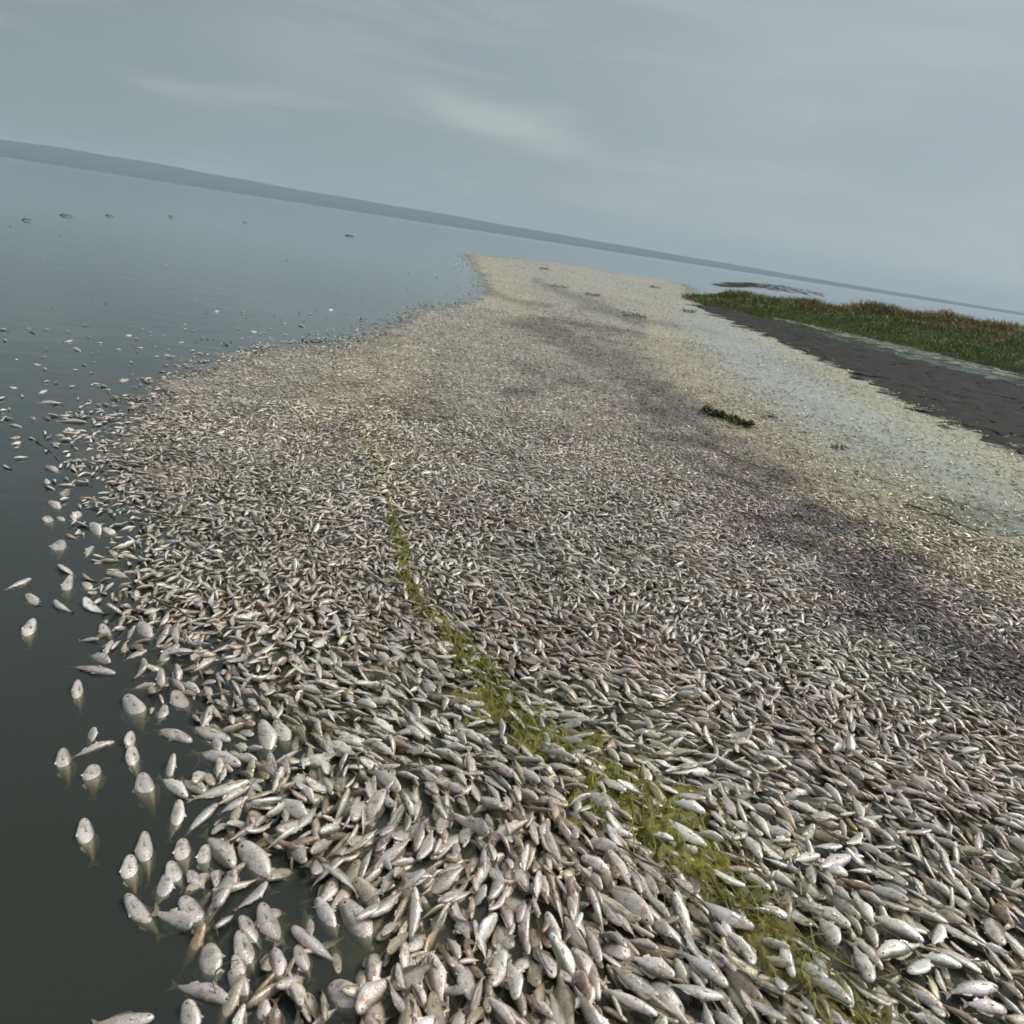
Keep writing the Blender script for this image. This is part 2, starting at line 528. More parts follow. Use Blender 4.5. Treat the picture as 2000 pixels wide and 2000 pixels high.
def tints(x, y, z, r):
    """each fish's own colour: species, decay and slime differ between the patches"""
    n = len(x)
    v = 1.08 + .42 * (r[:, 0] - .5) + .10 * snoise(x, y, .9, 21)
    c = np.stack([v * 1.035, v * .995, v * .965], -1)
    pinkish = np.clip(.5 + .5 * snoise(x, y, 1.6, 33), 0, 1)[:, None]
    c = c * (1 + pinkish * np.array([.03, -.03, .005]))
    far = np.clip((z['py'] - 500) / 500, 0, 1)
    c = c * (1 - z['dark'] * (.58 + .14 * snoise(x, y, .5, 44)))[:, None] * (1 + z['dark'][:, None] * np.array([.09, -.05, .05]))
    c = c * (1 + .22 * z['bright'])[:, None]
    c = c * (1 + z['yel'][:, None] * np.array([.12, .11, -.06]))
    c = c * (1 + z['pale'][:, None] * np.array([.14, .22, .24]))
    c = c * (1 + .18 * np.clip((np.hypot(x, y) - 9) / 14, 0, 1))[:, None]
    c = c * (1 + z['ribbon'][:, None] * np.array([.16, .18, .12]))
    br = r[:, 1] > .945                                   # browned and reddened fish
    c[br] *= np.array([.66, .57, .48])
    ol = (r[:, 1] < .06)
    c[ol] *= np.array([.78, .74, .58])
    wh = r[:, 2] > .94
    c[wh] *= 1.36
    return np.clip(c, .04, 1.5)


# ------------------------------------------------------------------ fish geometry
PROF = np.array([  # x, half depth, half thickness, centre z
    (.500, .022, .016, .004), (.487, .050, .030, .004), (.455, .080, .046, .003), (.40, .108, .059, 0), (.33, .124, .066, -.003), (.24, .147, .074, -.006),
    (.13, .160, .076, -.008), (.02, .155, .072, -.008), (-.09, .136, .060, -.005), (-.19, .106, .045, -.002), (-.28, .072, .030, 0), (-.35, .046, .018, 0), (-.40, .038, .011, 0)])


def template(lod):
    if lod == 0: rows, ns = list(range(13)), 12
    elif lod == 1: rows, ns = [0, 2, 4, 6, 8, 10, 12], 8
    elif lod == 2: rows, ns = [0, 3, 6, 9, 12], 5
    else: rows, ns = [3, 8], 4
    V = []; Fs = []
    for r_ in rows:
        x, hd, ht, cz = PROF[r_]
        for k in range(ns):
            a = 2 * math.pi * k / ns
            V.append((x, ht * math.cos(a), cz + hd * math.sin(a)))
    n = len(rows)
    for j in range(n - 1):
        for k in range(ns):
            a, b_ = j * ns + k, j * ns + (k + 1) % ns
            Fs.append((a, b_, b_ + ns, a + ns))
    if lod == 3:
        V += [(.5, 0, 0), (-.52, 0, 0)]
        for k in range(ns):
            Fs.append((len(V) - 2, (k + 1) % ns, k)); Fs.append((len(V) - 1, ns + k, ns + (k + 1) % ns))
    else:
        V.append((.503, 0, .004)); c0 = len(V) - 1
        for k in range(ns): Fs.append((c0, (k + 1) % ns, k))
        # caudal fin, joined to the last ring
        base = (n - 1) * ns
        if lod == 0:
            i0 = len(V)
            fin_ = [(-.40, .036), (-.40, -.036), (-.46, .085), (-.46, 0), (-.46, -.085), (-.545, .125), (-.50, .05), (-.485, 0), (-.50, -.05), (-.54, -.12)]
            V += [(a, 0, b_) for a, b_ in fin_]
            for f in [(0, 2, 3), (0, 3, 1), (1, 3, 4), (2, 5, 6), (2, 6, 3), (6, 7, 3), (3, 7, 8), (3, 8, 4), (8, 9, 4)]:
                Fs.append(tuple(i0 + q for q in f))
            i0 = len(V)           # dorsal fin
            xs = [.20, .12, .04, -.04, -.12, -.20]; top = [.150, .214, .206, .186, .160, .118]; bt = [.138, .148, .146, .136, .118, .092]
            V += [(a, 0, b_) for a, b_ in zip(xs, bt)] + [(a - .03, 0.004, b_) for a, b_ in zip(xs, top)]
            for k in range(5): Fs.append((i0 + k, i0 + k + 1, i0 + 7 + k, i0 + 6 + k))
            i0 = len(V)           # anal and pelvic fins
            V += [(-.08, 0, -.135), (-.14, 0, -.185), (-.24, 0, -.115), (-.22, 0, -.085), (.20, .02, -.145), (.10, .04, -.20), (.10, .02, -.155)]
            Fs += [(i0, i0 + 1, i0 + 2, i0 + 3), (i0 + 4, i0 + 5, i0 + 6)]
            i0 = len(V)           # pectoral fins, both flanks
            for sg in (1, -1):
                V += [(.27, sg * .070, -.02), (.27, sg * .068, -.05), (.14, sg * .098, -.055), (.15, sg * .100, -.015)]
            Fs += [(i0, i0 + 1, i0 + 2, i0 + 3), (i0 + 4, i0 + 7, i0 + 6, i0 + 5)]
        else:
            i0 = len(V)
            V += [(-.39, 0, .036), (-.39, 0, -.036), (-.54, 0, .12), (-.48, 0, 0), (-.54, 0, -.12)]
            Fs += [(i0, i0 + 2, i0 + 3), (i0, i0 + 3, i0 + 1), (i0 + 1, i0 + 3, i0 + 4)]
    V = np.array(V, float)
    tot = np.array([len(f) for f in Fs]); lo = np.array([i for f in Fs for i in f])
    return V, lo, tot


TPL = [template(i) for i in range(4)]


def grow(lod, f):
    """vertices of many fish at once. f: dict of arrays L, dep, thk, bend, tw, pos, yaw, pitch, roll"""
    V = TPL[lod][0]
    n = len(f['L'])
    fcv = np.broadcast_to(V, (n,) + V.shape)
    p = fcv.copy()
    p[..., 2] *= f['dep'][:, None]; p[..., 1] *= f['thk'][:, None]
    bell = np.exp(-((p[..., 0] - .1) / .2) ** 2) * np.clip(-V[:, 2] * 8, 0, 1)      # swollen belly
    p[..., 2] -= bell * f['swell'][:, None] * .06
    p[..., 1] += f['bend'][:, None] * (p[..., 0] - .05) ** 2
    p *= f['L'][:, None, None]
    cr, sr_ = np.cos(f['roll'])[:, None], np.sin(f['roll'])[:, None]
    y = p[..., 1] * cr - p[..., 2] * sr_; z = p[..., 1] * sr_ + p[..., 2] * cr
    cp, sp_ = np.cos(f['pitch'])[:, None], np.sin(f['pitch'])[:, None]       # positive pitch lifts the head
    x = p[..., 0] * cp - z * sp_; z = p[..., 0] * sp_ + z * cp
    cyw, syw = np.cos(f['yaw'])[:, None], np.sin(f['yaw'])[:, None]
    return np.stack([x * cyw - y * syw, x * syw + y * cyw, z], -1), fcv


def flow(x, y):
    """main heading of the fish on the water: the drift packed them in lanes"""
    a = np.interp(np.hypot(x, y), [1.6, 4], [-.88, -1.15]) + .42 * snoise(x, y, 1.7, 71) + .30 * snoise(x, y, .55, 72)
    px, py, _ = proj(np.stack([x, y, np.zeros_like(x)], -1))
    a = a - .75 * np.clip((900 - px) / 900, 0, 1.2) * np.clip((py - 500) / 900, 0, 1)
    return a


def make_field(x, y, z, lift, big=1.0):
    n = len(x)
    rf_ = np.hypot(x, y)
    yaw = flow(x, y) + rng.normal(0, 1, n) * np.interp(rf_, [1.8, 4], [.36, .62]) + np.where(rng.random(n) < np.interp(rf_, [1.8, 4], [.16, .3]), rng.uniform(-1.6, 1.6, n), 0) + np.where(rng.random(n) < .3, math.pi, 0)
    return dict(L=np.clip(rng.normal(.104, .023, n), .055, .165) * np.interp(np.hypot(x, y), [1.4, 2.5, 3.4, 8], [.90, .68, .54, .46]) * big, dep=rng.uniform(.58, 1.08, n), thk=rng.uniform(.65, 1.15, n),
                bend=rng.normal(0, .22, n) + np.where(rng.random(n) < .08, rng.choice([-.8, .8], n), 0), swell=rng.uniform(0, 1, n), yaw=yaw, pitch=rng.normal(.12, .20, n),
                roll=np.where(rng.random(n) < .5, 1, -1) * (math.pi / 2 + rng.normal(.35, .60, n)), pos=np.stack([x, y, lift], -1))


def jgrid(x0, x1, y0, y1, s, j=.42):
    gx, gy = np.meshgrid(np.arange(x0, x1, s), np.arange(y0, y1, s))
    gx = gx + (np.arange(gx.shape[0])[:, None] % 2) * s * .5
    gx = gx.ravel() + rng.uniform(-j, j, gx.size) * s; gy = gy.ravel() + rng.uniform(-j, j, gy.size) * s
    return gx, gy


def in_view(x, y, mg):
    px, py, zz_ = proj(np.stack([x, y, np.zeros_like(x)], -1))
    return (px > -mg) & (px < 2000 + mg) & (py < 2000 + mg * .8) & (zz_ > .2)


def edge(x, y):
    d, _ = segdist(np.vstack([mass_w, mass_w[:1]]), x, y)
    return np.where(inside(mass_w, x, y), d, -d)


# hand-placed loose fish: head px, tail px in the 2000 px photograph, pitch (head lifted, tail sunk), roundness
C1 = lambda a, b_: (a / 2.4143, 1200 + b_ / 2.4143)
HAND = [  # (head), (tail) as seen in the crop of the lower left corner, pitch, width factor
    ((150, 35), (130, 130), .5, 1.15), ((540, 275), (330, 230), .1, .8), ((515, 225), (410, 175), .2, .9), ((365, 318), (380, 430), .5, 1.0),
    ((600, 390), (680, 520), .45, 1.35), ((440, 535), (410, 610), .5, 1.0), ((535, 598), (340, 665), .05, .62), ((295, 640), (325, 765), .55, 1.1),
    ((445, 705), (440, 820), .55, 1.1), ((612, 560), (625, 650), .5, 1.05), ((620, 620), (660, 750), .5, 1.05), ((665, 748), (730, 900), .5, 1.2),
    ((395, 968), (445, 1130), .45, .95), ((680, 1030), (705, 1230), .4, .85), ((610, 1140), (640, 1290), .5, 1.05), ((790, 1230), (735, 1360), .4, .95),
    ((595, 1330), (760, 1490), .3, .85), ((915, 1480), (750, 1390), .25, 1.05), ((860, 1330), (1020, 1500), .4, 1.2), ((1100, 1190), (960, 1010), .2, 1.05),
    ((860, 1060), (880, 1200), .4, .95), ((970, 1090), (970, 1210), .45, 1.0), ((1150, 1090), (1290, 1290), .35, 1.35), ((1260, 1270), (1110, 1390), .15, .75),
    ((800, 1170), (870, 1280), .35, 1.0), ((890, 1210), (975, 1290), .2, .9), ((1225, 1380), (1350, 1560), .3, 1.2), ((1140, 1420), (1250, 1560), .3, 1.1),
    ((1120, 1500), (1230, 1700), .4, .95), ((970, 1545), (1000, 1770), .3, 1.35), ((1090, 1820), (810, 1735), .05, .8), ((1110, 1600), (1170, 1730), .4, 1.0),
    ((1090, 1680), (1180, 1850), .4, .95), ((1300, 1580), (1320, 1760), .4, .85), ((1490, 1340), (1610, 1540), .4, .95), ((1620, 1350), (1780, 1600), .25, 1.3),
    ((1400, 1560), (1470, 1700), .25, .8), ((1380, 1480), (1600, 1640), .12, .8), ((1560, 1730), (1690, 1900), .25, 1.5), ((1240, 1800), (1230, 1960), .4, .85),
    ((890, 1830), (900, 2020), .45, 1.1), ((720, 1900), (440, 1925), .05, .8), ((850, 885), (800, 1040), .4, .95), ((1020, 890), (860, 1030), .15, .8),
    ((1170, 790), (890, 870), .05, .5), ((1175, 815), (1010, 900), .05, .5), ((1175, 855), (1030, 930), .05, .55), ((965, 840), (850, 760), .25, 1.05),
    ((880, 860), (745, 745), .2, .8), ((1130, 710), (900, 625), .2, .85), ((1160, 640), (1100, 600), .3, 1.1), ((900, 590), (720, 515), .15, .95),
    ((1080, 590), (880, 500), .15, .95), ((780, 430), (745, 500), .3, .9), ((820, 370), (900, 450), .3, 1.2), ((730, 330), (610, 340), .3, .9),
    ((1190, 570), (1120, 530), .3, 1.3), ((1240, 510), (1270, 680), .3, 1.05), ((1300, 510), (1370, 640), .35, 1.2), ((1110, 130), (1060, 165), .2, .9),
    ((690, 220), (640, 300), .3, 1.1), ((840, 150), (730, 240), .3, .9), ((690, 165), (585, 205), .1, .7), ((1015, 205), (905, 265), .1, .6),
    ((650, 40), (720, 130), .3, 1.1), ((480, 50), (530, 110), .3, 1.0)]
HAND2 = [  # same, in the crop above it (origin 0,600, 2.76 px per px)
    ((165, 1460), (30, 1515), .02, .5), ((150, 1555), (205, 1600), .3, 1.0), ((320, 1390), (420, 1440), .25, 1.2), ((380, 1450), (355, 1570), .4, .8),
    ((450, 1480), (490, 1530), .3, .9), ((455, 1580), (560, 1650), .2, 1.3), ((290, 1590), (390, 1640), .2, .8), ((330, 1255), (310, 1330), .3, 1.4),
    ((255, 1120), (285, 1170), .3, 1.1), ((560, 1190), (630, 1230), .3, 1.1), ((490, 1170), (540, 1240), .3, 1.2), ((430, 1110), (385, 1145), .3, 1.1),
    ((265, 1050), (330, 1090), .3, 1.1), ((310, 1130), (350, 1150), .3, 1.0), ((250, 960), (310, 980), .2, 1.0), ((365, 985), (330, 1020), .3, 1.0),
    ((250, 860), (320, 890), .1, .9), ((310, 740), (280, 720), .2, 1.4), ((590, 1310), (640, 1360), .1, .7), ((500, 1290), (460, 1340), .1, .7),
    ((575, 1430), (700, 1450), .1, .8), ((750, 1420), (840, 1410), .1, .8), ((20, 850), (60, 870), .1, .8), ((115, 645), (40, 625), .05, .5),
    ((190, 600), (150, 590), .1, .9), ((160, 700), (195, 710), .2, 1.1), ((100, 700), (60, 705), .1, .9), ((310, 515), (200, 512), .05, .8),
    ((250, 445), (200, 462), .1, .8), ((60, 430), (90, 430), .2, 1.0), ((390, 180), (340, 185), .1, .7), ((430, 235), (370, 215), .1, .7),
    ((190, 308), (220, 308), .2, 1.1), ((450, 308), (475, 312), .2, 1.1), ((710, 152), (672, 152), .1, .9), ((1385, 132), (1340, 132), .1, .9),
    ((920, 258), (880, 258), .1, .9), ((1050, 268), (1015, 262), .1, 1.0), ((690, 392), (640, 398), .1, 1.0), ((890, 348), (850, 345), .1, .9),
    ((990, 188), (955, 190), .1, .8), ((770, 218), (725, 215), .1, .7), ((600, 592), (545, 598), .1, 1.0), ((760, 602), (680, 600), .1, .8),
    ((1640, 105), (1600, 95), .1, .8), ((1800, 12), (1760, 14), .1, .8), ((1180, 20), (1150, 22), .1, .8), ((260, 398), (230, 402), .1, .9),
    ((460, 620), (310, 612), .03, .55), ((400, 660), (340, 665), .1, 1.3), ((540, 670), (500, 680), .2, 1.4)]
hd = []
for (a, b_, pt, wf) in HAND:
    hd.append((C1(*a), C1(*b_), pt, wf))
for (a, b_, pt, wf) in HAND2:
    hd.append(((a[0] / 2.76, 600 + a[1] / 2.76), (b_[0] / 2.76, 600 + b_[1] / 2.76), pt, wf))
# two more fish types of place seen at the lower right: the big bright group and the curled white one
C2 = lambda a, b_: (1200 + a / 2.415, 1300 + b_ / 2.415)
for (a, b_, pt, wf) in [((1225, 1400), (1440, 1340), .05, .8), ((1130, 1140), (1220, 1250), .1, 1.0), ((1440, 1330), (1180, 1190), .1, .9), ((1620, 1450), (1420, 1390), .05, .7),
                        ((1460, 1290), (1330, 1240), .1, 1.0), ((1380, 1480), (1480, 1400), .1, 1.1), ((1530, 1260), (1490, 1350), .1, .8), ((1790, 1540), (1560, 1560), .05, .8),
                        ((1040, 1350), (960, 1210), .15, 1.1), ((1200, 1530), (1120, 1340), .15, 1.0), ((780, 1560), (760, 1480), .5, 1.3), ((830, 1500), (775, 1280), .1, .6),
                        ((640, 1270), (370, 1130), .05, .8), ((520, 1540), (300, 1370), .05, .8), ((270, 1500), (70, 1400), .1, 1.0), ((500, 1600), (250, 1530), .05, .7),
                        ((420, 720), (260, 660), .05, .8), ((420, 880), (210, 730), .05, .7), ((600, 1080), (430, 980), .05, .7), ((290, 630), (170, 570), .05, .9), ((270, 850), (170, 820), .05, .8),
                        ((90, 410), (0, 400), .05, .7), ((1160, 930), (1070, 900), .1, .9), ((1060, 880), (930, 880), .05, .8), ((1090, 1010), (960, 970), .1, 1.0), ((1200, 1000), (1090, 990), .05, .7),
                        ((1090, 940), (950, 985), .1, .9), ((820, 850), (740, 850), .1, .8), ((950, 930), (830, 950), .05, .7), ((1590, 1130), (1440, 1010), .05, .6), ((1830, 1660), (1640, 1620), .05, .8)]:
    hd.append((C2(*a), C2(*b_), pt, wf))
nh = len(hd)
hp_ = np.array([h[0] for h in hd]); tp_ = np.array([h[1] for h in hd])
hw = P(hp_[:, 0], hp_[:, 1], .006); tw_ = P(tp_[:, 0], tp_[:, 1], .006)
dv = hw - tw_
Lh = np.clip(np.hypot(dv[:, 0], dv[:, 1]) * 1.05, .055, .17)
hpitch = np.array([h[2] for h in hd]) * .62
hmid = (hw + tw_) / 2
n = nh
hand = dict(L=Lh, dep=np.clip(np.array([h[3] for h in hd]) * rng.uniform(.92, 1.1, n) * np.clip(.115 / Lh, .85, 1.35), .6, 1.7), thk=rng.uniform(1.0, 1.45, n), bend=rng.normal(0, .2, n),
            swell=rng.uniform(.3, 1, n), yaw=np.arctan2(dv[:, 1], dv[:, 0]), pitch=hpitch,
            roll=np.where(rng.random(n) < .5, 1, -1) * (math.pi / 2 + rng.normal(.35, .25, n)),
            pos=np.stack([hmid[:, 0], hmid[:, 1], .004 - np.sin(hpitch) * Lh * .34], -1))
# those of the lower right lie on top of the heap
hand['pos'][-31:, 2] += .022
hand_r = rng.random((nh, 3)) * np.array([1, .75, 1]) + np.array([0, .12, 0])

# the carpet -----------------------------------------------------------------
carpet = []     # (lod, field, rn, tint)


def near_hand(x, y, rad):
    k = np.ones(x.shape, bool)
    for i in range(nh):
        c_, s_ = math.cos(hand['yaw'][i]), math.sin(hand['yaw'][i])
        dx, dy = x - hmid[i, 0], y - hmid[i, 1]
        u, v_ = dx * c_ + dy * s_, -dx * s_ + dy * c_
        k &= ~(((u / (Lh[i] * .62)) ** 2 + (v_ / (Lh[i] * .17 * hand['dep'][i] + rad)) ** 2) < 1)
    return k


gap_px = np.array([(520, 1665, 22), (560, 1690, 26), (600, 1700, 16)], float) * S
gap2_px = np.array([(300, 1600, 30), (480, 1640, 10)], float) * S


def scatter(r0, r1, sp, lod, layer):
    ext = r1 * 1.05
    x, y = jgrid(-ext * .95, ext * .95, .6, ext, sp)
    r = np.hypot(x, y)
    k = (r >= r0) & (r < r1) & in_view(x, y, 260)
    x, y, r = x[k], y[k], r[k]
    if not len(x): return
    z = zones(x, y)
    e = edge(x, y) + .10 * snoise(x, y, .5, 91) * np.clip(r / 4, .5, 3)
    # left rim is loose, inside it is packed
    wr = np.clip(.16 * r, .16, 2.5)
    left = np.clip((700 * 1.0 - z['px']) / 500, 0, 1) * np.clip((z['py'] - 560) / 200, 0, 1)
    farfade = 1 - np.clip((z['px'] - 1060) / 120, 0, 1) * np.clip((566 - z['py']) / 36, 0, 1)
    dens = np.clip((e + wr * .08) / (wr * (.25 + .55 * left)), 0, 1) ** .8
    loose = np.where((e < 0) & (e > -r * .5) & (z['py'] < 950) & (z['px'] < 1000), np.where(z['py'] < 640, .016, .034) * np.exp(e / (r * .12)), 0)
    if layer == 0:
        dens = np.maximum(dens, loose)
        dens = np.maximum(dens, np.where((e < 0) & (e > -7) & (z['px'] > 1340) & (z['py'] > 560), .11 * np.exp(e / 1.6), 0))
    gp = band(gap_px, z['px'], z['py'])
    dens = dens * (1 - np.clip(gp * 1.6, 0, 1))
    dens = dens * farfade
    dens = dens * (1 - .22 * np.clip(z['ribbon'], 0, 1)) * (1 - .72 * z['pale']) * (1 - .40 * z['yel'] * (r > 6)) * (1 - .35 * np.clip((r - 12) / 10, 0, 1))
    if layer == 0: dens = dens * .97
    k = rng.random(len(x)) < dens
    k &= (e > 0) | (layer == 0)
    if r0 < 3.5: k &= near_hand(x, y, .012 if layer == 0 else .0)
    x, y, r, e = x[k], y[k], r[k], e[k]
    z = {a: b2[k] for a, b2 in z.items()}
    heap = np.clip(e / .5, 0, 1) * np.clip(.5 + .5 * snoise(x, y, .8, 55), 0, 1.6)
    if layer == 0: lift = .004 + .012 * heap + rng.uniform(0, .014, len(x)) * np.clip(e / .25, 0, 1)
    elif layer == 2: lift = -.034 + rng.uniform(-.012, .006, len(x))
    else: lift = -.007 + .011 * heap + rng.uniform(-.004, .005, len(x))
    f = make_field(x, y, z, lift, big=1.0 if r1 < 12 else (1.15 if r1 < 20 else (1.35 if r1 < 30 else 1.9)))
    # loose rim: swollen, tail sunk
    rim = np.clip(1 - e / .3, 0, 1) * (r < 8)
    f['pitch'] = f['pitch'] + rim * (r < 4) * rng.uniform(0, .35, len(x))
    fr_ = (e < .4) & (r > 3.5)
    f['pitch'] = np.where(fr_, f['pitch'] * .3, f['pitch']); f['pos'][:, 2] = np.where(fr_ & (layer == 0), np.maximum(f['pos'][:, 2], .009), f['pos'][:, 2])
    f['thk'] *= 1 + .2 * rim
    if r1 > 12: f['thk'] *= .6
    dk = z['dark']
    f['L'] *= (1 - .20 * dk)
    rn_ = rng.random((len(x), 3))
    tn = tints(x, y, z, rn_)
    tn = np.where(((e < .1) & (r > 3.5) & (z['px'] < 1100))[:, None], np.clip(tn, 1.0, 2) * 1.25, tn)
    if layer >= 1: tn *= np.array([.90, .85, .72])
    carpet.append([lod, f, rn_, tn, layer])


scatter(.6, 2.5, .043, 0, 0)
scatter(.6, 2.5, .043, 0, 1)
scatter(.6, 3.0, .060, 1, 2)
scatter(2.5, 3.9, .033, 1, 0)
scatter(2.5, 3.9, .034, 1, 1)
scatter(3.9, 6.0, .0295, 1, 0)
scatter(3.9, 8.0, .036, 2, 1)
scatter(6.0, 10, .034, 2, 0)
scatter(10, 16, .045, 3, 0)
scatter(16, 27, .085, 3, 0)
scatter(27, 58, .20, 3, 0)

# the 300 fish that show largest stay objects of their own: hand-placed ones first, then the nearest on top
lod, f, rn_, tn, _ = carpet[0]
px, py, zz_ = proj(f['pos'])
score = f['L'] * np.sqrt(f['dep']) / zz_ + .012 * (f['pos'][:, 2] - .01) / .02
ok = (px > 12) & (px < 1988) & (py < 1985) & (f['pos'][:, 2] > .010)
order = np.argsort(-np.where(ok, score, -9))
n_ind = 300 - nh
pick = order[:n_ind]
keep = np.ones(len(px), bool); keep[pick] = False
ind = {k_: v_[pick] for k_, v_ in f.items()}
ind_r = rn_[pick]; ind_t = tn[pick]
carpet[0] = [lod, {k_: v_[keep] for k_, v_ in f.items()}, rn_[keep], tn[keep], 0]
hz = zones(hmid[:, 0], hmid[:, 1])
hand_t = tints(hmid[:, 0], hmid[:, 1], hz, hand_r)
hand_t[-31:] = np.clip(hand_t[-31:], .9, 2) * np.array([1.22, 1.22, 1.26])


def fish_objects():
    allf = {k_: np.concatenate([hand[k_], ind[k_]]) for k_ in hand}
    rr_ = np.concatenate([hand_r, ind_r]); tt_ = np.concatenate([hand_t, ind_t])
    P3, FC = grow(0, allf)
    lo, tot = TPL[0][1], TPL[0][2]
    st_ = np.concatenate([[0], np.cumsum(tot)[:-1]])
    n_ = len(rr_)
    yaw = allf['yaw']; dirv = np.stack([np.cos(yaw), np.sin(yaw), 0 * yaw], -1)
    c0 = np.array(proj(allf['pos'])[:2]); c1 = np.array(proj(allf['pos'] + dirv * .03)[:2])
    ang = np.degrees(np.arctan2(-(c1[1] - c0[1]), c1[0] - c0[0])) % 360
    dirs = ['right', 'upper right', 'top', 'upper left', 'left', 'lower left', 'bottom', 'lower right']
    rib = band(ribbon, c0[0], c0[1])
    pend = {}
    for i in range(n_):
        x_, y_ = c0[0][i], c0[1][i]
        lum = tt_[i].mean(); warm = tt_[i][0] / max(tt_[i][2], .01)
        colw = 'brown' if (lum < .62 and warm > 1.3) else 'yellowish' if warm > 1.25 else 'bright silver' if lum > 1.05 else 'dull grey' if lum < .82 else 'silver grey'
        size = 'large ' if allf['L'][i] > .128 else 'small ' if allf['L'][i] < .088 else ''
        plump = 'plump ' if allf['dep'][i] > 1.15 else 'slim ' if allf['dep'][i] < .76 else ''
        dr = dirs[int((ang[i] + 22.5) // 45) % 8]
        e_ = edge(np.array([allf['pos'][i, 0]]), np.array([allf['pos'][i, 1]]))[0]
        loose = i < nh and (e_ < .02)
        if loose:
            zone = ('on far open water' if y_ < 720 else 'on water by left rim' if y_ < 900 else 'afloat beside left carpet edge' if y_ < 1180 else
                    'alone on the dark water' if y_ < 1660 else 'on dark water, lower left')
        elif rib[i] > .45:
            zone = 'in the green algae' if y_ < 1750 else 'in algae near the bottom'
        else:
            row = 'at the bottom edge' if y_ > 1900 else 'just above bottom' if y_ > 1800 else 'in lower heap' if y_ > 1650 else 'in packed carpet' if y_ > 1300 else 'in upper carpet'
            k_ = int(np.searchsorted([420, 640, 860, 1080, 1300, 1500, 1720], x_))
            colm = ['beside dark water', 'near the dark gap', 'left of centre', 'at the centre', 'right of centre', 'left of the algae' if y_ > 1850 else 'right of the algae', 'right of the algae', 'towards right edge'][k_]
            zone = row + ' ' + colm
        base = f'{size or plump}{colw} fish facing {dr}, {zone}'
        pend.setdefault(base, []).append(i)
    lab = {}
    ords = ['first', 'second', 'third', 'fourth', 'fifth', 'sixth', 'seventh', 'eighth', 'ninth', 'tenth']
    for b_, ids in pend.items():
        ids.sort(key=lambda q: c0[0][q])
        if len(ids) == 1: lab[ids[0]] = b_; continue
        for j, q in enumerate(ids):
            o_ = 'leftmost' if j == 0 else 'rightmost' if j == len(ids) - 1 else ords[min(j, 9)] + ' from left'
            lab[q] = f'{b_}, {o_}'
    for q in lab:
        if len(lab[q].replace(',', ' ').replace('-', ' ').split()) > 16: lab[q] = lab[q].replace(' the ', ' ').replace(' from left', '')
    for i in range(n_):
        V_ = P3[i]
        o = mk('dead_fish', V_, lo, st_, tot, M['fish'], dict(fc=FC[i], tint=np.broadcast_to(tt_[i], V_.shape), rn=np.broadcast_to(rr_[i], V_.shape)), loc=allf['pos'][i])
        tag(o, lab[i], 'fish', 'dead fish floating on the lake')


fish_objects()


def carpet_object():
    VV, LO, TO, FCs, TT, RR = [], [], [], [], [], []
    off = 0
    for lod, f, rn_, tn, ly in carpet:
        if not len(rn_): continue
        P3, FC = grow(lod, f)
        P3 = P3 + f['pos'][:, None, :]
        nf, nv = P3.shape[:2]
        lo, tot = TPL[lod][1], TPL[lod][2]
        VV.append(P3.reshape(-1, 3)); FCs.append(FC.reshape(-1, 3))
        LO.append((lo[None] + (off + np.arange(nf) * nv)[:, None]).ravel()); TO.append(np.tile(tot, nf))
        TT.append(np.repeat(tn, nv, 0)); RR.append(np.repeat(rn_, nv, 0))
        off += nf * nv
        print('carpet lod', lod, nf)
    TO = np.concatenate(TO); st_ = np.concatenate([[0], np.cumsum(TO)[:-1]])
    o = mk('fish_carpet', np.concatenate(VV), np.concatenate(LO), st_, TO, M['fish'], dict(fc=np.concatenate(FCs), tint=np.concatenate(TT), rn=np.concatenate(RR)))
    tag(o, 'packed carpet of thousands of small dead silver fish covering the lake', 'fish carpet', kind='stuff')


carpet_object()


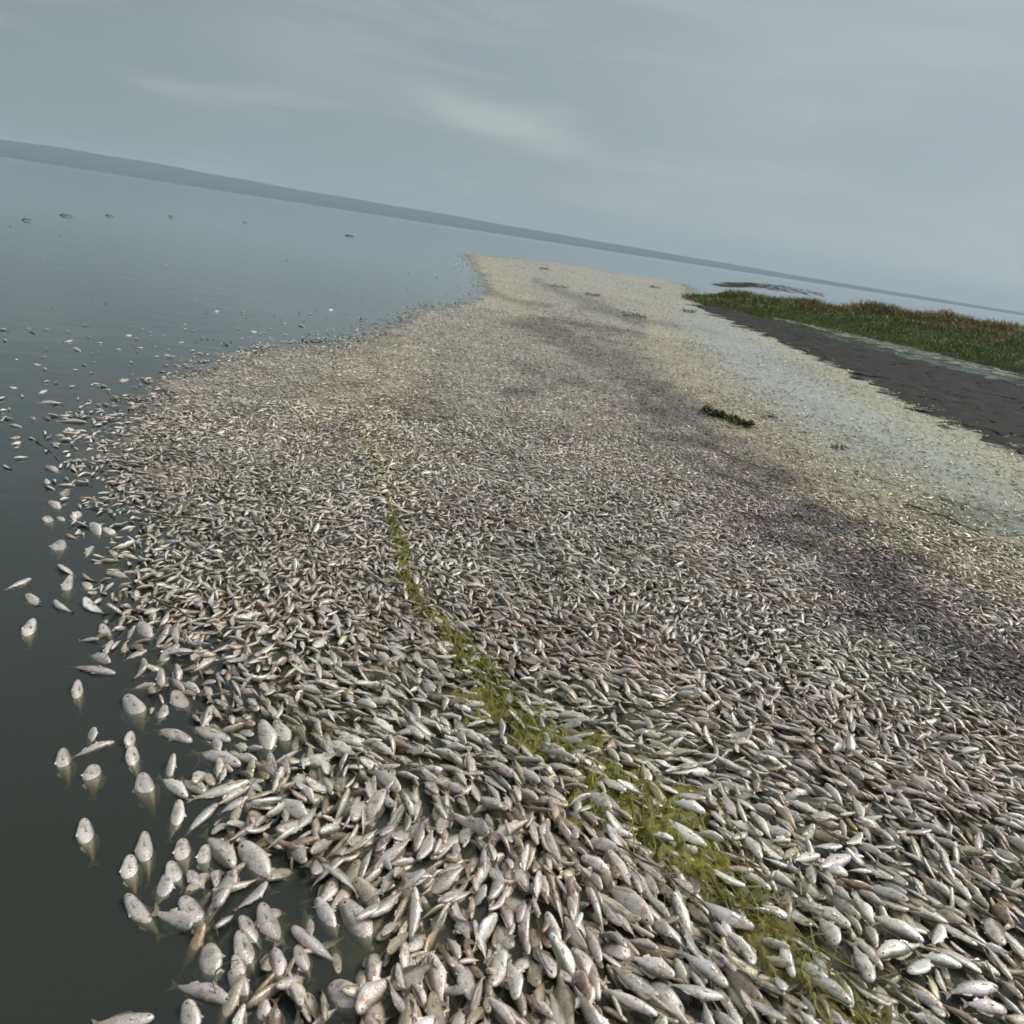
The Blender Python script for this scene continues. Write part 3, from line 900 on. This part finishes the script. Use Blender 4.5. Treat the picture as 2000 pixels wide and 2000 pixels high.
# scum between and beyond the fish ------------------------------------------------
def scum():
    # polar-ish grid over the mass: finer near, coarser far
    pr = 1.0 * np.power(60 / 1.0, np.linspace(0, 1, 270))
    az = np.linspace(R(-62), R(64), 300)
    A_, R_ = np.meshgrid(az, pr)
    x, y = (R_ * np.sin(A_)).ravel(), (R_ * np.cos(A_)).ravel()
    e = edge(x, y)
    z = zones(x, y)
    r = np.hypot(x, y)
    cov = .60 + .40 * np.clip((r - 6) / 8, 0, 1) + .10 * snoise(x, y, 2.5, 8)
    cov = cov * (1 - .65 * np.clip((z['px'] - 1080) / 120, 0, 1) * np.clip((556 - z['py']) / 34, 0, 1))
    cov = cov * np.clip(.35 + (e + .1 * snoise(x, y, 1.3, 9)) / (.085 * r + .03), 0, 1)
    cov = np.where(e > -.15, cov, 0) * np.maximum(np.maximum(np.clip((r - 2.9) / 2.2, 0, 1), .92 * np.clip((e - .12) / .25, 0, 1) * (1 - np.clip(2 * band(gap_px, z['px'], z['py']), 0, 1))), np.clip(1.25 * (z['pale'] + z['yel'] * (z['px'] > 1200)), 0, 1))
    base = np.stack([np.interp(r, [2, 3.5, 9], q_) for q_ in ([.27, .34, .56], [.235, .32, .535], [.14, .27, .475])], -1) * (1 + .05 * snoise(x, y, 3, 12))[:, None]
    c = base * (1 - .48 * z['dark'])[:, None]
    c = c * (1 + z['yel'][:, None] * np.array([.08, .05, -.12])) * (1 + z['pale'][:, None] * np.array([-.10, .0, .08]))
    dk = np.clip(snoise(x, y * .5 + x * .3, 3.0, 14) - 1.1, 0, 1)
    c = c * (1 - .3 * dk[:, None])
    V_ = np.stack([x, y, np.interp(r, [1, 3, 7], [-.012, -.004, .007]) + .002 * snoise(x, y, .6, 3) + .006 * z['pale']], -1)
    nx, ny = len(az), len(pr)
    i, j = np.meshgrid(np.arange(nx - 1), np.arange(ny - 1))
    a = (j * nx + i).ravel()
    kf = np.maximum.reduce([cov[a], cov[a + 1], cov[a + nx], cov[a + nx + 1]]) > .02
    a = a[kf]
    lo = np.stack([a, a + 1, a + nx + 1, a + nx], -1)[:, ::-1].ravel()
    o = mk('scum_film', V_, lo, np.arange(len(a)) * 4, np.full(len(a), 4), M['scum'], dict(tint=c, rn=np.stack([cov, cov, cov], -1)))
    tag(o, 'pale greasy film of scales and scum floating between the far fish', 'scum', kind='stuff')


scum()


def algae():
    pw = P(ribbon[:, 0], ribbon[:, 1])[:, :2]
    # resample the line
    d = np.concatenate([[0], np.cumsum(np.hypot(*np.diff(pw, axis=0).T))])
    s_ = np.arange(0, d[-1], .02)
    cx, cy_ = np.interp(s_, d, pw[:, 0]), np.interp(s_, d, pw[:, 1])
    for _ in range(8):
        cx[1:-1] = (cx[:-2] + 2 * cx[1:-1] + cx[2:]) / 4; cy_[1:-1] = (cy_[:-2] + 2 * cy_[1:-1] + cy_[2:]) / 4
    ww = np.interp(s_, d, ribbon[:, 2])
    zd = proj(np.stack([cx, cy_, 0 * cx], -1))[2]
    wd = ww / F * zd * 1.45
    tx, ty = np.gradient(cx), np.gradient(cy_); l_ = np.hypot(tx, ty); nx_, ny_ = -ty / l_, tx / l_
    m_n = 25
    u = np.linspace(-1, 1, m_n)
    U, I = np.meshgrid(u, np.arange(len(s_)))
    rag = 1.0 + .6 * snoise(s_[I] + 5 * np.sign(U), U * 0, .17, 31) + .15 * snoise(s_[I] + 5 * np.sign(U), U * 0, .05, 32)
    x = cx[I] + nx_[I] * U * wd[I] * rag; y = cy_[I] + ny_[I] * U * wd[I] * rag
    z = np.interp(np.hypot(x, y), [1.2, 1.9, 2.6, 4.0], [.016, .021, .014, .003]) + .011 * snoise(x, y, .075, 41) + .006 * snoise(x, y, .026, 42) - .020 * np.abs(U) ** 3
    far = np.clip((s_[I].max() - s_[I]) / s_.max(), 0, 1)
    brown = np.clip((proj(np.stack([x, y, z], -1))[1] - 1700) / 200, 0, 1)
    tn = np.ones(x.shape + (3,)) * (1 + .15 * snoise(x, y, .2, 43))[..., None]
    tn = tn * (1 + brown[..., None] * np.array([-.2, -.33, .1]))
    V_ = np.stack([x, y, z], -1).reshape(-1, 3)
    i, j = np.meshgrid(np.arange(m_n - 1), np.arange(len(s_) - 1))
    a = (j * m_n + i).ravel()
    lo = np.stack([a, a + 1, a + m_n + 1, a + m_n], -1)
    VV = [V_]; TT = [tn.reshape(-1, 3)]; LO = [lo.ravel()]; n_f = len(a); off = len(V_)
    # filaments trailing along the strand
    q = 12
    for k in range(620):
        i0 = int((len(s_) - 10) * rng.random() ** .5)
        u0 = rng.normal(0, .55)
        ln = rng.uniform(.04, .16); wdt = rng.uniform(.0007, .0024)
        a0 = math.atan2(ty[i0], tx[i0]) + rng.normal(0, .35)
        px0, py0 = cx[i0] + nx_[i0] * u0 * wd[i0], cy_[i0] + ny_[i0] * u0 * wd[i0]
        t_ = np.linspace(0, 1, q)
        aa = a0 + rng.normal(0, .5) * t_ + .4 * np.sin(t_ * 5 + rng.uniform(0, 6))
        fx = px0 + np.cumsum(np.cos(aa)) * ln / q; fy = py0 + np.cumsum(np.sin(aa)) * ln / q
        fz = .024 + .006 * np.sin(t_ * 6 + rng.uniform(0, 6)) + rng.uniform(-.004, .012)
        pts = np.concatenate([np.stack([fx - np.sin(aa) * wdt, fy + np.cos(aa) * wdt, fz], -1), np.stack([fx + np.sin(aa) * wdt, fy - np.cos(aa) * wdt, fz + .001], -1)])
        VV.append(pts); TT.append(np.ones((2 * q, 3)) * rng.uniform(.7, 1.3))
        for j_ in range(q - 1):
            LO.append(np.array([off + j_, off + j_ + 1, off + q + j_ + 1, off + q + j_])); n_f += 1
        off += 2 * q
    o = mk('green_algae', np.concatenate(VV), np.concatenate(LO), np.arange(n_f) * 4, np.full(n_f, 4), M['algae'], dict(tint=np.concatenate(TT)))
    tag(o, 'strand of slimy olive green algae winding through the fish', 'algae', kind='stuff')


algae()

# ------------------------------------------------------------------ island
front_px = np.array([(1352, 588), (1432, 607), (1552, 628), (1614, 643), (1738, 672), (1842, 694), (2000, 728), (2300, 800)], float)
band_px = np.array([(1350, 596), (1440, 636), (1565, 688), (1645, 727), (1765, 790), (1865, 842), (1980, 890), (2300, 1035)], float)
front_w = P(front_px[:, 0], front_px[:, 1])[:, :2]
band_w = P(band_px[:, 0], band_px[:, 1])[:, :2]


def resample(pl, n_):
    d = np.concatenate([[0], np.cumsum(np.hypot(*np.diff(pl, axis=0).T))])
    s_ = np.linspace(0, d[-1], n_)
    return np.stack([np.interp(s_, d, pl[:, 0]), np.interp(s_, d, pl[:, 1])], -1)


fw = resample(front_w, 120)
# back shore runs roughly beside the front one, further from the camera
tipw = front_w[0]
back_w = np.array([tipw + (1.0, 3.5), tipw + (5, 8), tipw + (12, 7), (31, 37), (40, 26), (48, 16), (56, 8)])
bw = resample(back_w, 120)
nu = 40
U = np.linspace(0, 1, nu)
G = fw[:, None] * (1 - U)[None, :, None] + bw[:, None] * U[None, :, None]
gx, gy = G[..., 0], G[..., 1]
ss = np.linspace(0, 1, 120)[:, None]
mound = np.sin(np.clip(U * 1.15, 0, 1) * math.pi)[None] ** .7
gz = -.10 + (.18 + .62 * np.clip(ss * 3, 0, 1)) * mound * (1 + .15 * snoise(gx, gy, 5, 61)) + .03 * snoise(gx, gy, 1.2, 62)
V_ = np.stack([gx, gy, gz], -1).reshape(-1, 3)
i, j = np.meshgrid(np.arange(nu - 1), np.arange(119))
a = (j * nu + i).ravel()
lo = np.stack([a, a + 1, a + nu + 1, a + nu], -1)[:, ::-1].ravel()
tag(mk('island_ground', V_, lo, np.arange(len(a)) * 4, np.full(len(a), 4), M['soil']), kind='structure')


def blades(n_b, hmin, hmax, sel, name, label, seed):
    r = np.random.default_rng(seed)
    si = r.random(n_b) ** 1.0; ui = r.random(n_b) ** 1.3
    fi = si * 119; i0 = np.clip(fi.astype(int), 0, 118); ft = fi - i0
    uf = ui * (nu - 1); u0 = np.clip(uf.astype(int), 0, nu - 2); ut = uf - u0

    def s2(g):
        return (g[i0, u0] * (1 - ft) * (1 - ut) + g[i0 + 1, u0] * ft * (1 - ut) + g[i0, u0 + 1] * (1 - ft) * ut + g[i0 + 1, u0 + 1] * ft * ut)
    x, y, z = s2(gx), s2(gy), s2(gz)
    x = x + r.normal(0, .25, n_b); y = y + r.normal(0, .25, n_b)
    tall = np.clip(.55 + .5 * snoise(x, y, 3.2, 64) + .4 * (ui > .3), .25, 1.3)
    h = (hmin + (hmax - hmin) * r.random(n_b)) * tall * np.clip(.30 + ui * 2.2, 0, 1) * np.clip(.35 + si * 5, 0, 1) * np.clip(ui * 7 + .4, 0, 1)
    brown = np.clip(snoise(x, y, 4.0, 66) * .35 + (ui - .16) * 6.0 * np.clip(si * 4 - .3, 0, 1), 0, 1) * (r.random(n_b) < .8)
    g_ = np.stack([.125 + .07 * r.random(n_b), .165 + .08 * r.random(n_b), .036 + .025 * r.random(n_b)], -1)
    bcol = np.stack([.20 + .12 * r.random(n_b), .12 + .06 * r.random(n_b), .055 + .025 * r.random(n_b)], -1)
    c = g_ * (1 - brown[:, None]) + bcol * brown[:, None]
    wd = r.uniform(.008, .022, n_b)
    a_ = r.uniform(0, 2 * math.pi, n_b); lean = r.normal(0, .55, (n_b, 2)) * h[:, None]
    dx, dy = np.cos(a_) * wd, np.sin(a_) * wd
    zb = z - .05
    p0 = np.stack([x - dx, y - dy, zb], -1); p1 = np.stack([x + dx, y + dy, zb], -1)
    m0 = np.stack([x - dx * .8 + lean[:, 0] * .35, y - dy * .8 + lean[:, 1] * .35, z + h * .6], -1); m1 = m0 + np.stack([dx * 1.6, dy * 1.6, 0 * dx], -1)
    tp = np.stack([x + lean[:, 0], y + lean[:, 1], z + h], -1)
    VV = np.stack([p0, p1, m1, m0, tp], 1).reshape(-1, 3)
    b0 = np.arange(n_b)[:, None] * 5
    lo_ = np.concatenate([b0 + np.array([0, 1, 2, 3]), b0 + np.array([3, 2, 4])], 1).ravel()
    tt_ = np.tile([4, 3], n_b); st_ = np.concatenate([[0], np.cumsum(tt_)[:-1]])
    o = mk(name, VV, lo_, st_, tt_, M['grass'], dict(tint=np.repeat(c, 5, 0)), smooth=False)
    tag(o, label, 'grass', kind='stuff')


blades(230000, .12, .38, None, 'marsh_grass', 'green and rust brown marsh grass covering the low island', 5)

# dark wet mud shelf in front of the island, a sheet just above the water with a ragged rim
def sheet(name, A_, B_, z, mt, kind, label=None, nseg=110, nw=16, amp=.12, attrs=None):
    A2, B2 = resample(A_, nseg), resample(B_, nseg)
    u = np.linspace(0, 1, nw)
    G_ = A2[:, None] * (1 - u)[None, :, None] + B2[:, None] * u[None, :, None]
    x, y = G_[..., 0], G_[..., 1]
    wob = amp * snoise(x, y, .9, 77)
    x = x + wob; y = y + wob * .6
    zz2 = z + (.016 if name.startswith('mud') else .004) * snoise(x, y, .7, 78) - .03 * ((np.abs(u - .5) * 2) ** 10)[None]
    V2 = np.stack([x, y, zz2], -1).reshape(-1, 3)
    i_, j_ = np.meshgrid(np.arange(nw - 1), np.arange(nseg - 1))
    a2 = (j_ * nw + i_).ravel()
    lo2 = np.stack([a2, a2 + 1, a2 + nw + 1, a2 + nw], -1).ravel()
    at = None
    if attrs: at = {k_: np.broadcast_to(np.array(v_, float), V2.shape) for k_, v_ in attrs.items()}
    o = mk(name, V2, lo2, np.arange(len(a2)) * 4, np.full(len(a2), 4), mt, at)
    tag(o, label, None, kind=kind)
    return o


mid_w = P(*np.array([(1400, 600), (1480, 619), (1552, 640), (1640, 665), (1738, 691), (1842, 716), (2000, 752), (2300, 830)], float).T)[:, :2]
sheet('mud_flat', band_w, mid_w, .024, M['mud'], 'structure', nseg=260, nw=60, amp=.22)
spit_a = P(*np.array([(1400, 560), (1470, 564), (1530, 571), (1610, 582)], float).T)[:, :2]
spit_b = P(*np.array([(1425, 552), (1470, 551), (1530, 557), (1600, 569)], float).T)[:, :2]
sheet('mud_spit', spit_a, spit_b, -.006, M['mud'], 'structure', nseg=120, nw=30, amp=1.0)
# pale ragged sheet along the island's shore, its tint painting sky reflected in water
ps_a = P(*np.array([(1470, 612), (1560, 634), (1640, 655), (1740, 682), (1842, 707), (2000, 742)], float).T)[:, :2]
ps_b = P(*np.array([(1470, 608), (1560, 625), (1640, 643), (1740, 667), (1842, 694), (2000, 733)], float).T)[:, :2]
sheet('shore_sky_sheen', ps_a, ps_b, .014, M['scum'], 'stuff', 'thin pale line of painted sky reflection along the island shore', nw=24, amp=.22, attrs=dict(tint=(.55, .59, .58), rn=(.46, .46, .46)))

# ------------------------------------------------------------------ weeds, twigs, driftwood
def leafy(name, w_px, l_px, center, n_leaf, ls, label, cat, group=None, stems=6, seed=1, hgt=.05):
    r = np.random.default_rng(seed)
    root = bpy.data.objects.new(name, None); COL.objects.link(root)
    c = P(*center); root.location = c
    a = math.atan2(*(P(center[0] + 40, center[1] + w_px) - P(center[0] - 40, center[1] - w_px))[[1, 0]])
    half = l_px
    V2, F2 = [], []
    for k in range(stems):
        s0 = -half + 2 * half * (k + r.random() * .5) / stems
        pts = [(s0 + t_ * half * .5 * r.uniform(.5, 1), r.normal(0, .012) + t_ * r.normal(0, .03), .004 + math.sin(t_ * 2.4) * hgt * .5) for t_ in np.linspace(0, 1, 6)]
        for j_, p in enumerate(pts):
            for q in range(4):
                aa = q * math.pi / 2
                V2.append((p[0], p[1] + .003 * math.cos(aa), p[2] + .003 * math.sin(aa)))
        b0 = k * 24
        for j_ in range(5):
            for q in range(4):
                F2.append((b0 + j_ * 4 + q, b0 + j_ * 4 + (q + 1) % 4, b0 + (j_ + 1) * 4 + (q + 1) % 4, b0 + (j_ + 1) * 4 + q))
    ca, sa = math.cos(a), math.sin(a)
    rot = lambda v: [(x * ca - y * sa, x * sa + y * ca, z) for x, y, z in v]
    mkf('stem', rot(V2), F2, M['twig'], parent=root)
    V2, F2 = [], []
    for k in range(n_leaf):
        s0 = r.uniform(-half, half); cl = .4 + .6 * abs(math.sin(s0 / half * 5.2))
        x, y, z = s0, r.normal(0, .028), .012 + r.random() * hgt * cl
        az_, el = r.uniform(0, 6.28), r.uniform(-.2, 1.2)
        d = np.array([math.cos(az_) * math.cos(el), math.sin(az_) * math.cos(el), math.sin(el)]); sdv = np.array([-math.sin(az_), math.cos(az_), 0])
        l_ = ls * r.uniform(.6, 1.3); w_ = l_ * .28
        p = np.array([x, y, z]); b0 = len(V2)
        up = np.cross(sdv, d) * l_ * .1
        V2 += [tuple(p), tuple(p + d * l_ * .45 + sdv * w_ + up), tuple(p + d * l_), tuple(p + d * l_ * .45 - sdv * w_ + up), tuple(p + d * l_ * .5)]
        F2 += [(b0, b0 + 1, b0 + 4), (b0 + 1, b0 + 2, b0 + 4), (b0 + 2, b0 + 3, b0 + 4), (b0 + 3, b0, b0 + 4)]
    mkf('leaves', rot(V2), F2, M['leaf'], parent=root, smooth=False)
    tag(root, label, cat, group)
    return root


leafy('floating_weed', 14, .31, (1418, 822), 900, .038, 'row of dark green leafy weed floating on the pale scum, largest weed in view', 'water weed', stems=14, seed=3, hgt=.055)
for k, (cx_, cy2, hw_, lb) in enumerate([
        (1062, 527, .30, 'tiny dark weed tuft farthest out on the tan scum tip'),
        (1089, 563, .42, 'dark weed tuft on the tan scum, left of three in a slanting row'),
        (1157, 579, .30, 'small dark weed tuft, middle of three in a slanting row'),
        (1237, 621, .30, 'dark green weed tuft at the lower right end of the slanting row'),
        (1279, 563, .38, 'small dark weed tuft on pale water left of the island tip'),
        (1500, 818, .07, 'tiny dark weed bit just right of the long leafy weed row'),
        (1637, 878, .07, 'small dark weed bit on the pale blue scum, below the island mud'),
        (1345, 612, .22, 'flat dark weed bit close to the tip of the island')]):
    leafy('weed_tuft', 5, hw_, (cx_, cy2), 130, .05 if hw_ > .1 else .02, lb, 'weed tuft', 'dark weed tufts on the scum', stems=4, seed=20 + k, hgt=.10 if hw_ > .1 else .025)


def tube(name, pts, rad, mt, label, cat, group=None, zoff=0, sides=7):
    """a tapered, crooked rod through the given points"""
    pts = np.array(pts, float); c = pts.mean(0); pts = pts - c
    n_ = len(pts); V2, F2 = [], []
    tg = np.gradient(pts, axis=0)
    for i_ in range(n_):
        t_ = tg[i_] / np.linalg.norm(tg[i_]); s_ = np.cross(t_, [0, 0, 1]); s_ /= np.linalg.norm(s_) + 1e-9; u_ = np.cross(s_, t_)
        rr_ = rad * (1 - .55 * i_ / (n_ - 1)) * (1 + .15 * math.sin(i_ * 2.3))
        for k in range(sides):
            a_ = 2 * math.pi * k / sides
            V2.append(tuple(pts[i_] + rr_ * (math.cos(a_) * s_ + math.sin(a_) * u_)))
    for i_ in range(n_ - 1):
        for k in range(sides):
            F2.append((i_ * sides + k, i_ * sides + (k + 1) % sides, (i_ + 1) * sides + (k + 1) % sides, (i_ + 1) * sides + k))
    F2.append(tuple(range(sides))[::-1]); F2.append(tuple((n_ - 1) * sides + k for k in range(sides)))
    o = mkf(name, V2, F2, mt, loc=c)
    tag(o, label, cat, group)
    return o


def twig(px_pts, rad, label, z=.030, group='dead stalks lying on the fish'):
    p = np.array(px_pts, float)
    s_ = np.linspace(0, len(p) - 1, 6 * len(p))
    q = P(np.interp(s_, np.arange(len(p)), p[:, 0]), np.interp(s_, np.arange(len(p)), p[:, 1]), z)
    for _ in range(3): q[1:-1] = (q[:-2] + q[1:-1] * 2 + q[2:]) / 4
    q[:, 2] += .004 * np.sin(np.arange(len(q)) * .9)
    return tube('dead_stalk', q, rad, M['twig'], label, 'stalk', group)


twig([(965, 1190), (1000, 1210), (1060, 1228), (1130, 1222), (1205, 1205)], .0040, 'brown bowed stalk lying across the fish above the algae')
twig([(1120, 1222), (1200, 1235), (1260, 1262), (1300, 1295)], .0035, 'thin brown stalk curving down right from the end of the bowed stalk')
twig([(1065, 1150), (1040, 1175), (1010, 1195)], .0030, 'short pale stalk sticking up left over the bowed stalk')
twig([(250, 985), (300, 1002), (360, 1012), (400, 1008)], .0045, 'reddish brown stalk near the left rim of the carpet')
twig([(290, 1165), (345, 1190), (390, 1215)], .0045, 'dark brown stalk lying in the left carpet beside open water')
twig([(1560, 1580), (1640, 1640), (1700, 1690), (1760, 1735)], .0030, 'long thin dark stalk between packed fish at the lower right')
twig([(1200, 1650), (1280, 1690), (1370, 1760), (1440, 1850)], .0028, 'long thin olive stalk just left of the algae strand')
twig([(1770, 985), (1850, 1010), (1920, 1045)], .0065, 'dark stalk on pale scum near the right edge')
twig([(70, 862), (95, 878), (115, 900)], .0035, 'short dark stalk at the left rim on open water', z=.002)
twig([(590, 664), (615, 665), (640, 668)], .010, 'short dark stalk on the upper left rim of the carpet', z=.01)


def litter():
    """crumbs of reed and root drifting between the fish"""
    r = np.random.default_rng(404)
    VV, LO = [], []; off = 0
    n_ = 0
    while n_ < 1500:
        x0, y0 = r.uniform(-3, 7), r.uniform(.9, 9)
        if r.random() > np.clip(.15 + .6 * float(snoise(np.array([x0]), np.array([y0]), .9, 405)[0]), .02, 1): continue
        if edge(np.array([x0]), np.array([y0]))[0] < .02: continue
        a_ = float(flow(np.array([x0]), np.array([y0]))[0]) + r.normal(0, .5)
        l_ = r.uniform(.02, .11); w_ = r.uniform(.0009, .0022); q = 5
        t_ = np.linspace(-.5, .5, q); aa = a_ + r.normal(0, .6) * t_
        cx0 = x0 + t_ * l_ * np.cos(aa); cy0 = y0 + t_ * l_ * np.sin(aa); cz = r.uniform(.018, .036) + t_ * r.normal(0, .012)
        pts = []
        for i_ in range(q):
            ww = w_ * (1 - .6 * abs(t_[i_]) * 2)
            for k in range(3):
                b_ = k * 2.094
                pts.append((cx0[i_] - math.sin(aa[i_]) * ww * math.cos(b_), cy0[i_] + math.cos(aa[i_]) * ww * math.cos(b_), cz[i_] + ww * math.sin(b_)))
        VV += pts
        for i_ in range(q - 1):
            for k in range(3):
                LO += [off + i_ * 3 + k, off + i_ * 3 + (k + 1) % 3, off + (i_ + 1) * 3 + (k + 1) % 3, off + (i_ + 1) * 3 + k]
        off += q * 3; n_ += 1
    nf = len(LO) // 4
    o = mk('plant_litter', VV, LO, np.arange(nf) * 4, np.full(nf, 4), M['twig'])
    tag(o, 'crumbs of brown reed and root scattered over the fish', 'litter', kind='stuff')


litter()

for k, (cx_, cy2, l_, lb) in enumerate([
        (52, 431, .22, 'faint short driftwood piece, leftmost on the far water'),
        (128, 422, .42, 'dark crooked driftwood piece, second from the left on the far water'),
        (213, 422, .36, 'low flat driftwood piece between two darker ones on the far water'),
        (335, 424, .34, 'small dark driftwood piece in the middle of the far row'),
        (480, 435, .36, 'small faint driftwood piece, fifth from the left on the far water'),
        (683, 461, .62, 'darkest and longest driftwood piece, rightmost on the open water')]):
    c = P(cx_, cy2); r = np.random.default_rng(60 + k)
    root = bpy.data.objects.new('driftwood', None); COL.objects.link(root); root.location = c
    tag(root, lb, 'driftwood', 'dark driftwood on the far water')
    l_ *= .42
    xs = np.linspace(-l_, l_, 9)
    pts = np.stack([xs, .06 * np.sin(xs * 5 + k) , .015 + .02 * np.cos(xs / l_ * 1.5) + r.normal(0, .006, 9)], -1)
    o = tube('log', pts, .014 if k != 5 else .028, M['drift'], None, None); o.parent = root
    b0 = np.array([xs[3], 0, .03])
    pts2 = np.stack([b0 + t_ * np.array([-.08, .03, .07]) for t_ in np.linspace(0, 1, 5)])
    o = tube('branch', pts2, .006, M['drift'], None, None); o.parent = root

# shrubs showing above the grass on the island
for k, (si, ui, hh_, lb) in enumerate([(.30, .50, .40, 'small dark bush on the island ridge nearest its tip'), (.52, .45, .45, 'small dark bush in the middle of the island ridge'),
                                       (.66, .42, .40, 'low dark bush on the island ridge near the right edge')]):
    a_, b_ = int(si * 119), int(ui * (nu - 1))
    r = np.random.default_rng(80 + k)
    root = bpy.data.objects.new('marsh_bush', None); COL.objects.link(root); root.location = (gx[a_, b_], gy[a_, b_], gz[a_, b_])
    tag(root, lb, 'bush', 'bushes on the island')
    V2, F2 = [], []
    for s_ in range(7):
        az_ = r.uniform(0, 6.28); tp = np.array([math.cos(az_) * .22, math.sin(az_) * .22, hh_ * r.uniform(.8, 1.1)])
        b0 = len(V2)
        for t_ in (0, 1):
            for q in range(4):
                V2.append(tuple(tp * t_ + np.array([math.cos(q * 1.57), math.sin(q * 1.57), 0]) * (.012 - .008 * t_)))
        for q in range(4): F2.append((b0 + q, b0 + (q + 1) % 4, b0 + 4 + (q + 1) % 4, b0 + 4 + q))
    mkf('stem', V2, F2, M['twig'], parent=root)
    V2, F2 = [], []
    for s_ in range(900):
        v = r.normal(0, 1, 3); v /= np.linalg.norm(v); v *= r.random() ** .4
        p = np.array([v[0] * .34, v[1] * .34, hh_ * .62 + v[2] * hh_ * .45]) * (1 + .2 * math.sin(v[0] * 9))
        e1 = r.normal(0, 1, 3); e1 /= np.linalg.norm(e1); e2 = np.cross(e1, r.normal(0, 1, 3)); e2 /= np.linalg.norm(e2)
        b0 = len(V2)
        V2 += [tuple(p), tuple(p + e1 * .03 + e2 * .012), tuple(p + e1 * .06), tuple(p + e1 * .03 - e2 * .012)]
        F2.append((b0, b0 + 1, b0 + 2, b0 + 3))
    mkf('foliage', V2, F2, M['leaf'], parent=root, smooth=False)

# ------------------------------------------------------------------ haze
m_, t, o = mat('haze_air'); M['haze'] = m_
pv = N(t, 'ShaderNodeVolumePrincipled')
pv.inputs['Color'].default_value = (.72, .86, 1.0, 1)
pv.inputs['Density'].default_value = .00022
L(t, pv.outputs[0], o.inputs['Volume'])
hz_ = box('haze', -BIG - 10, BIG + 10, -70, 8100, -2, 130, M['haze'])
tag(hz_, kind='stuff')
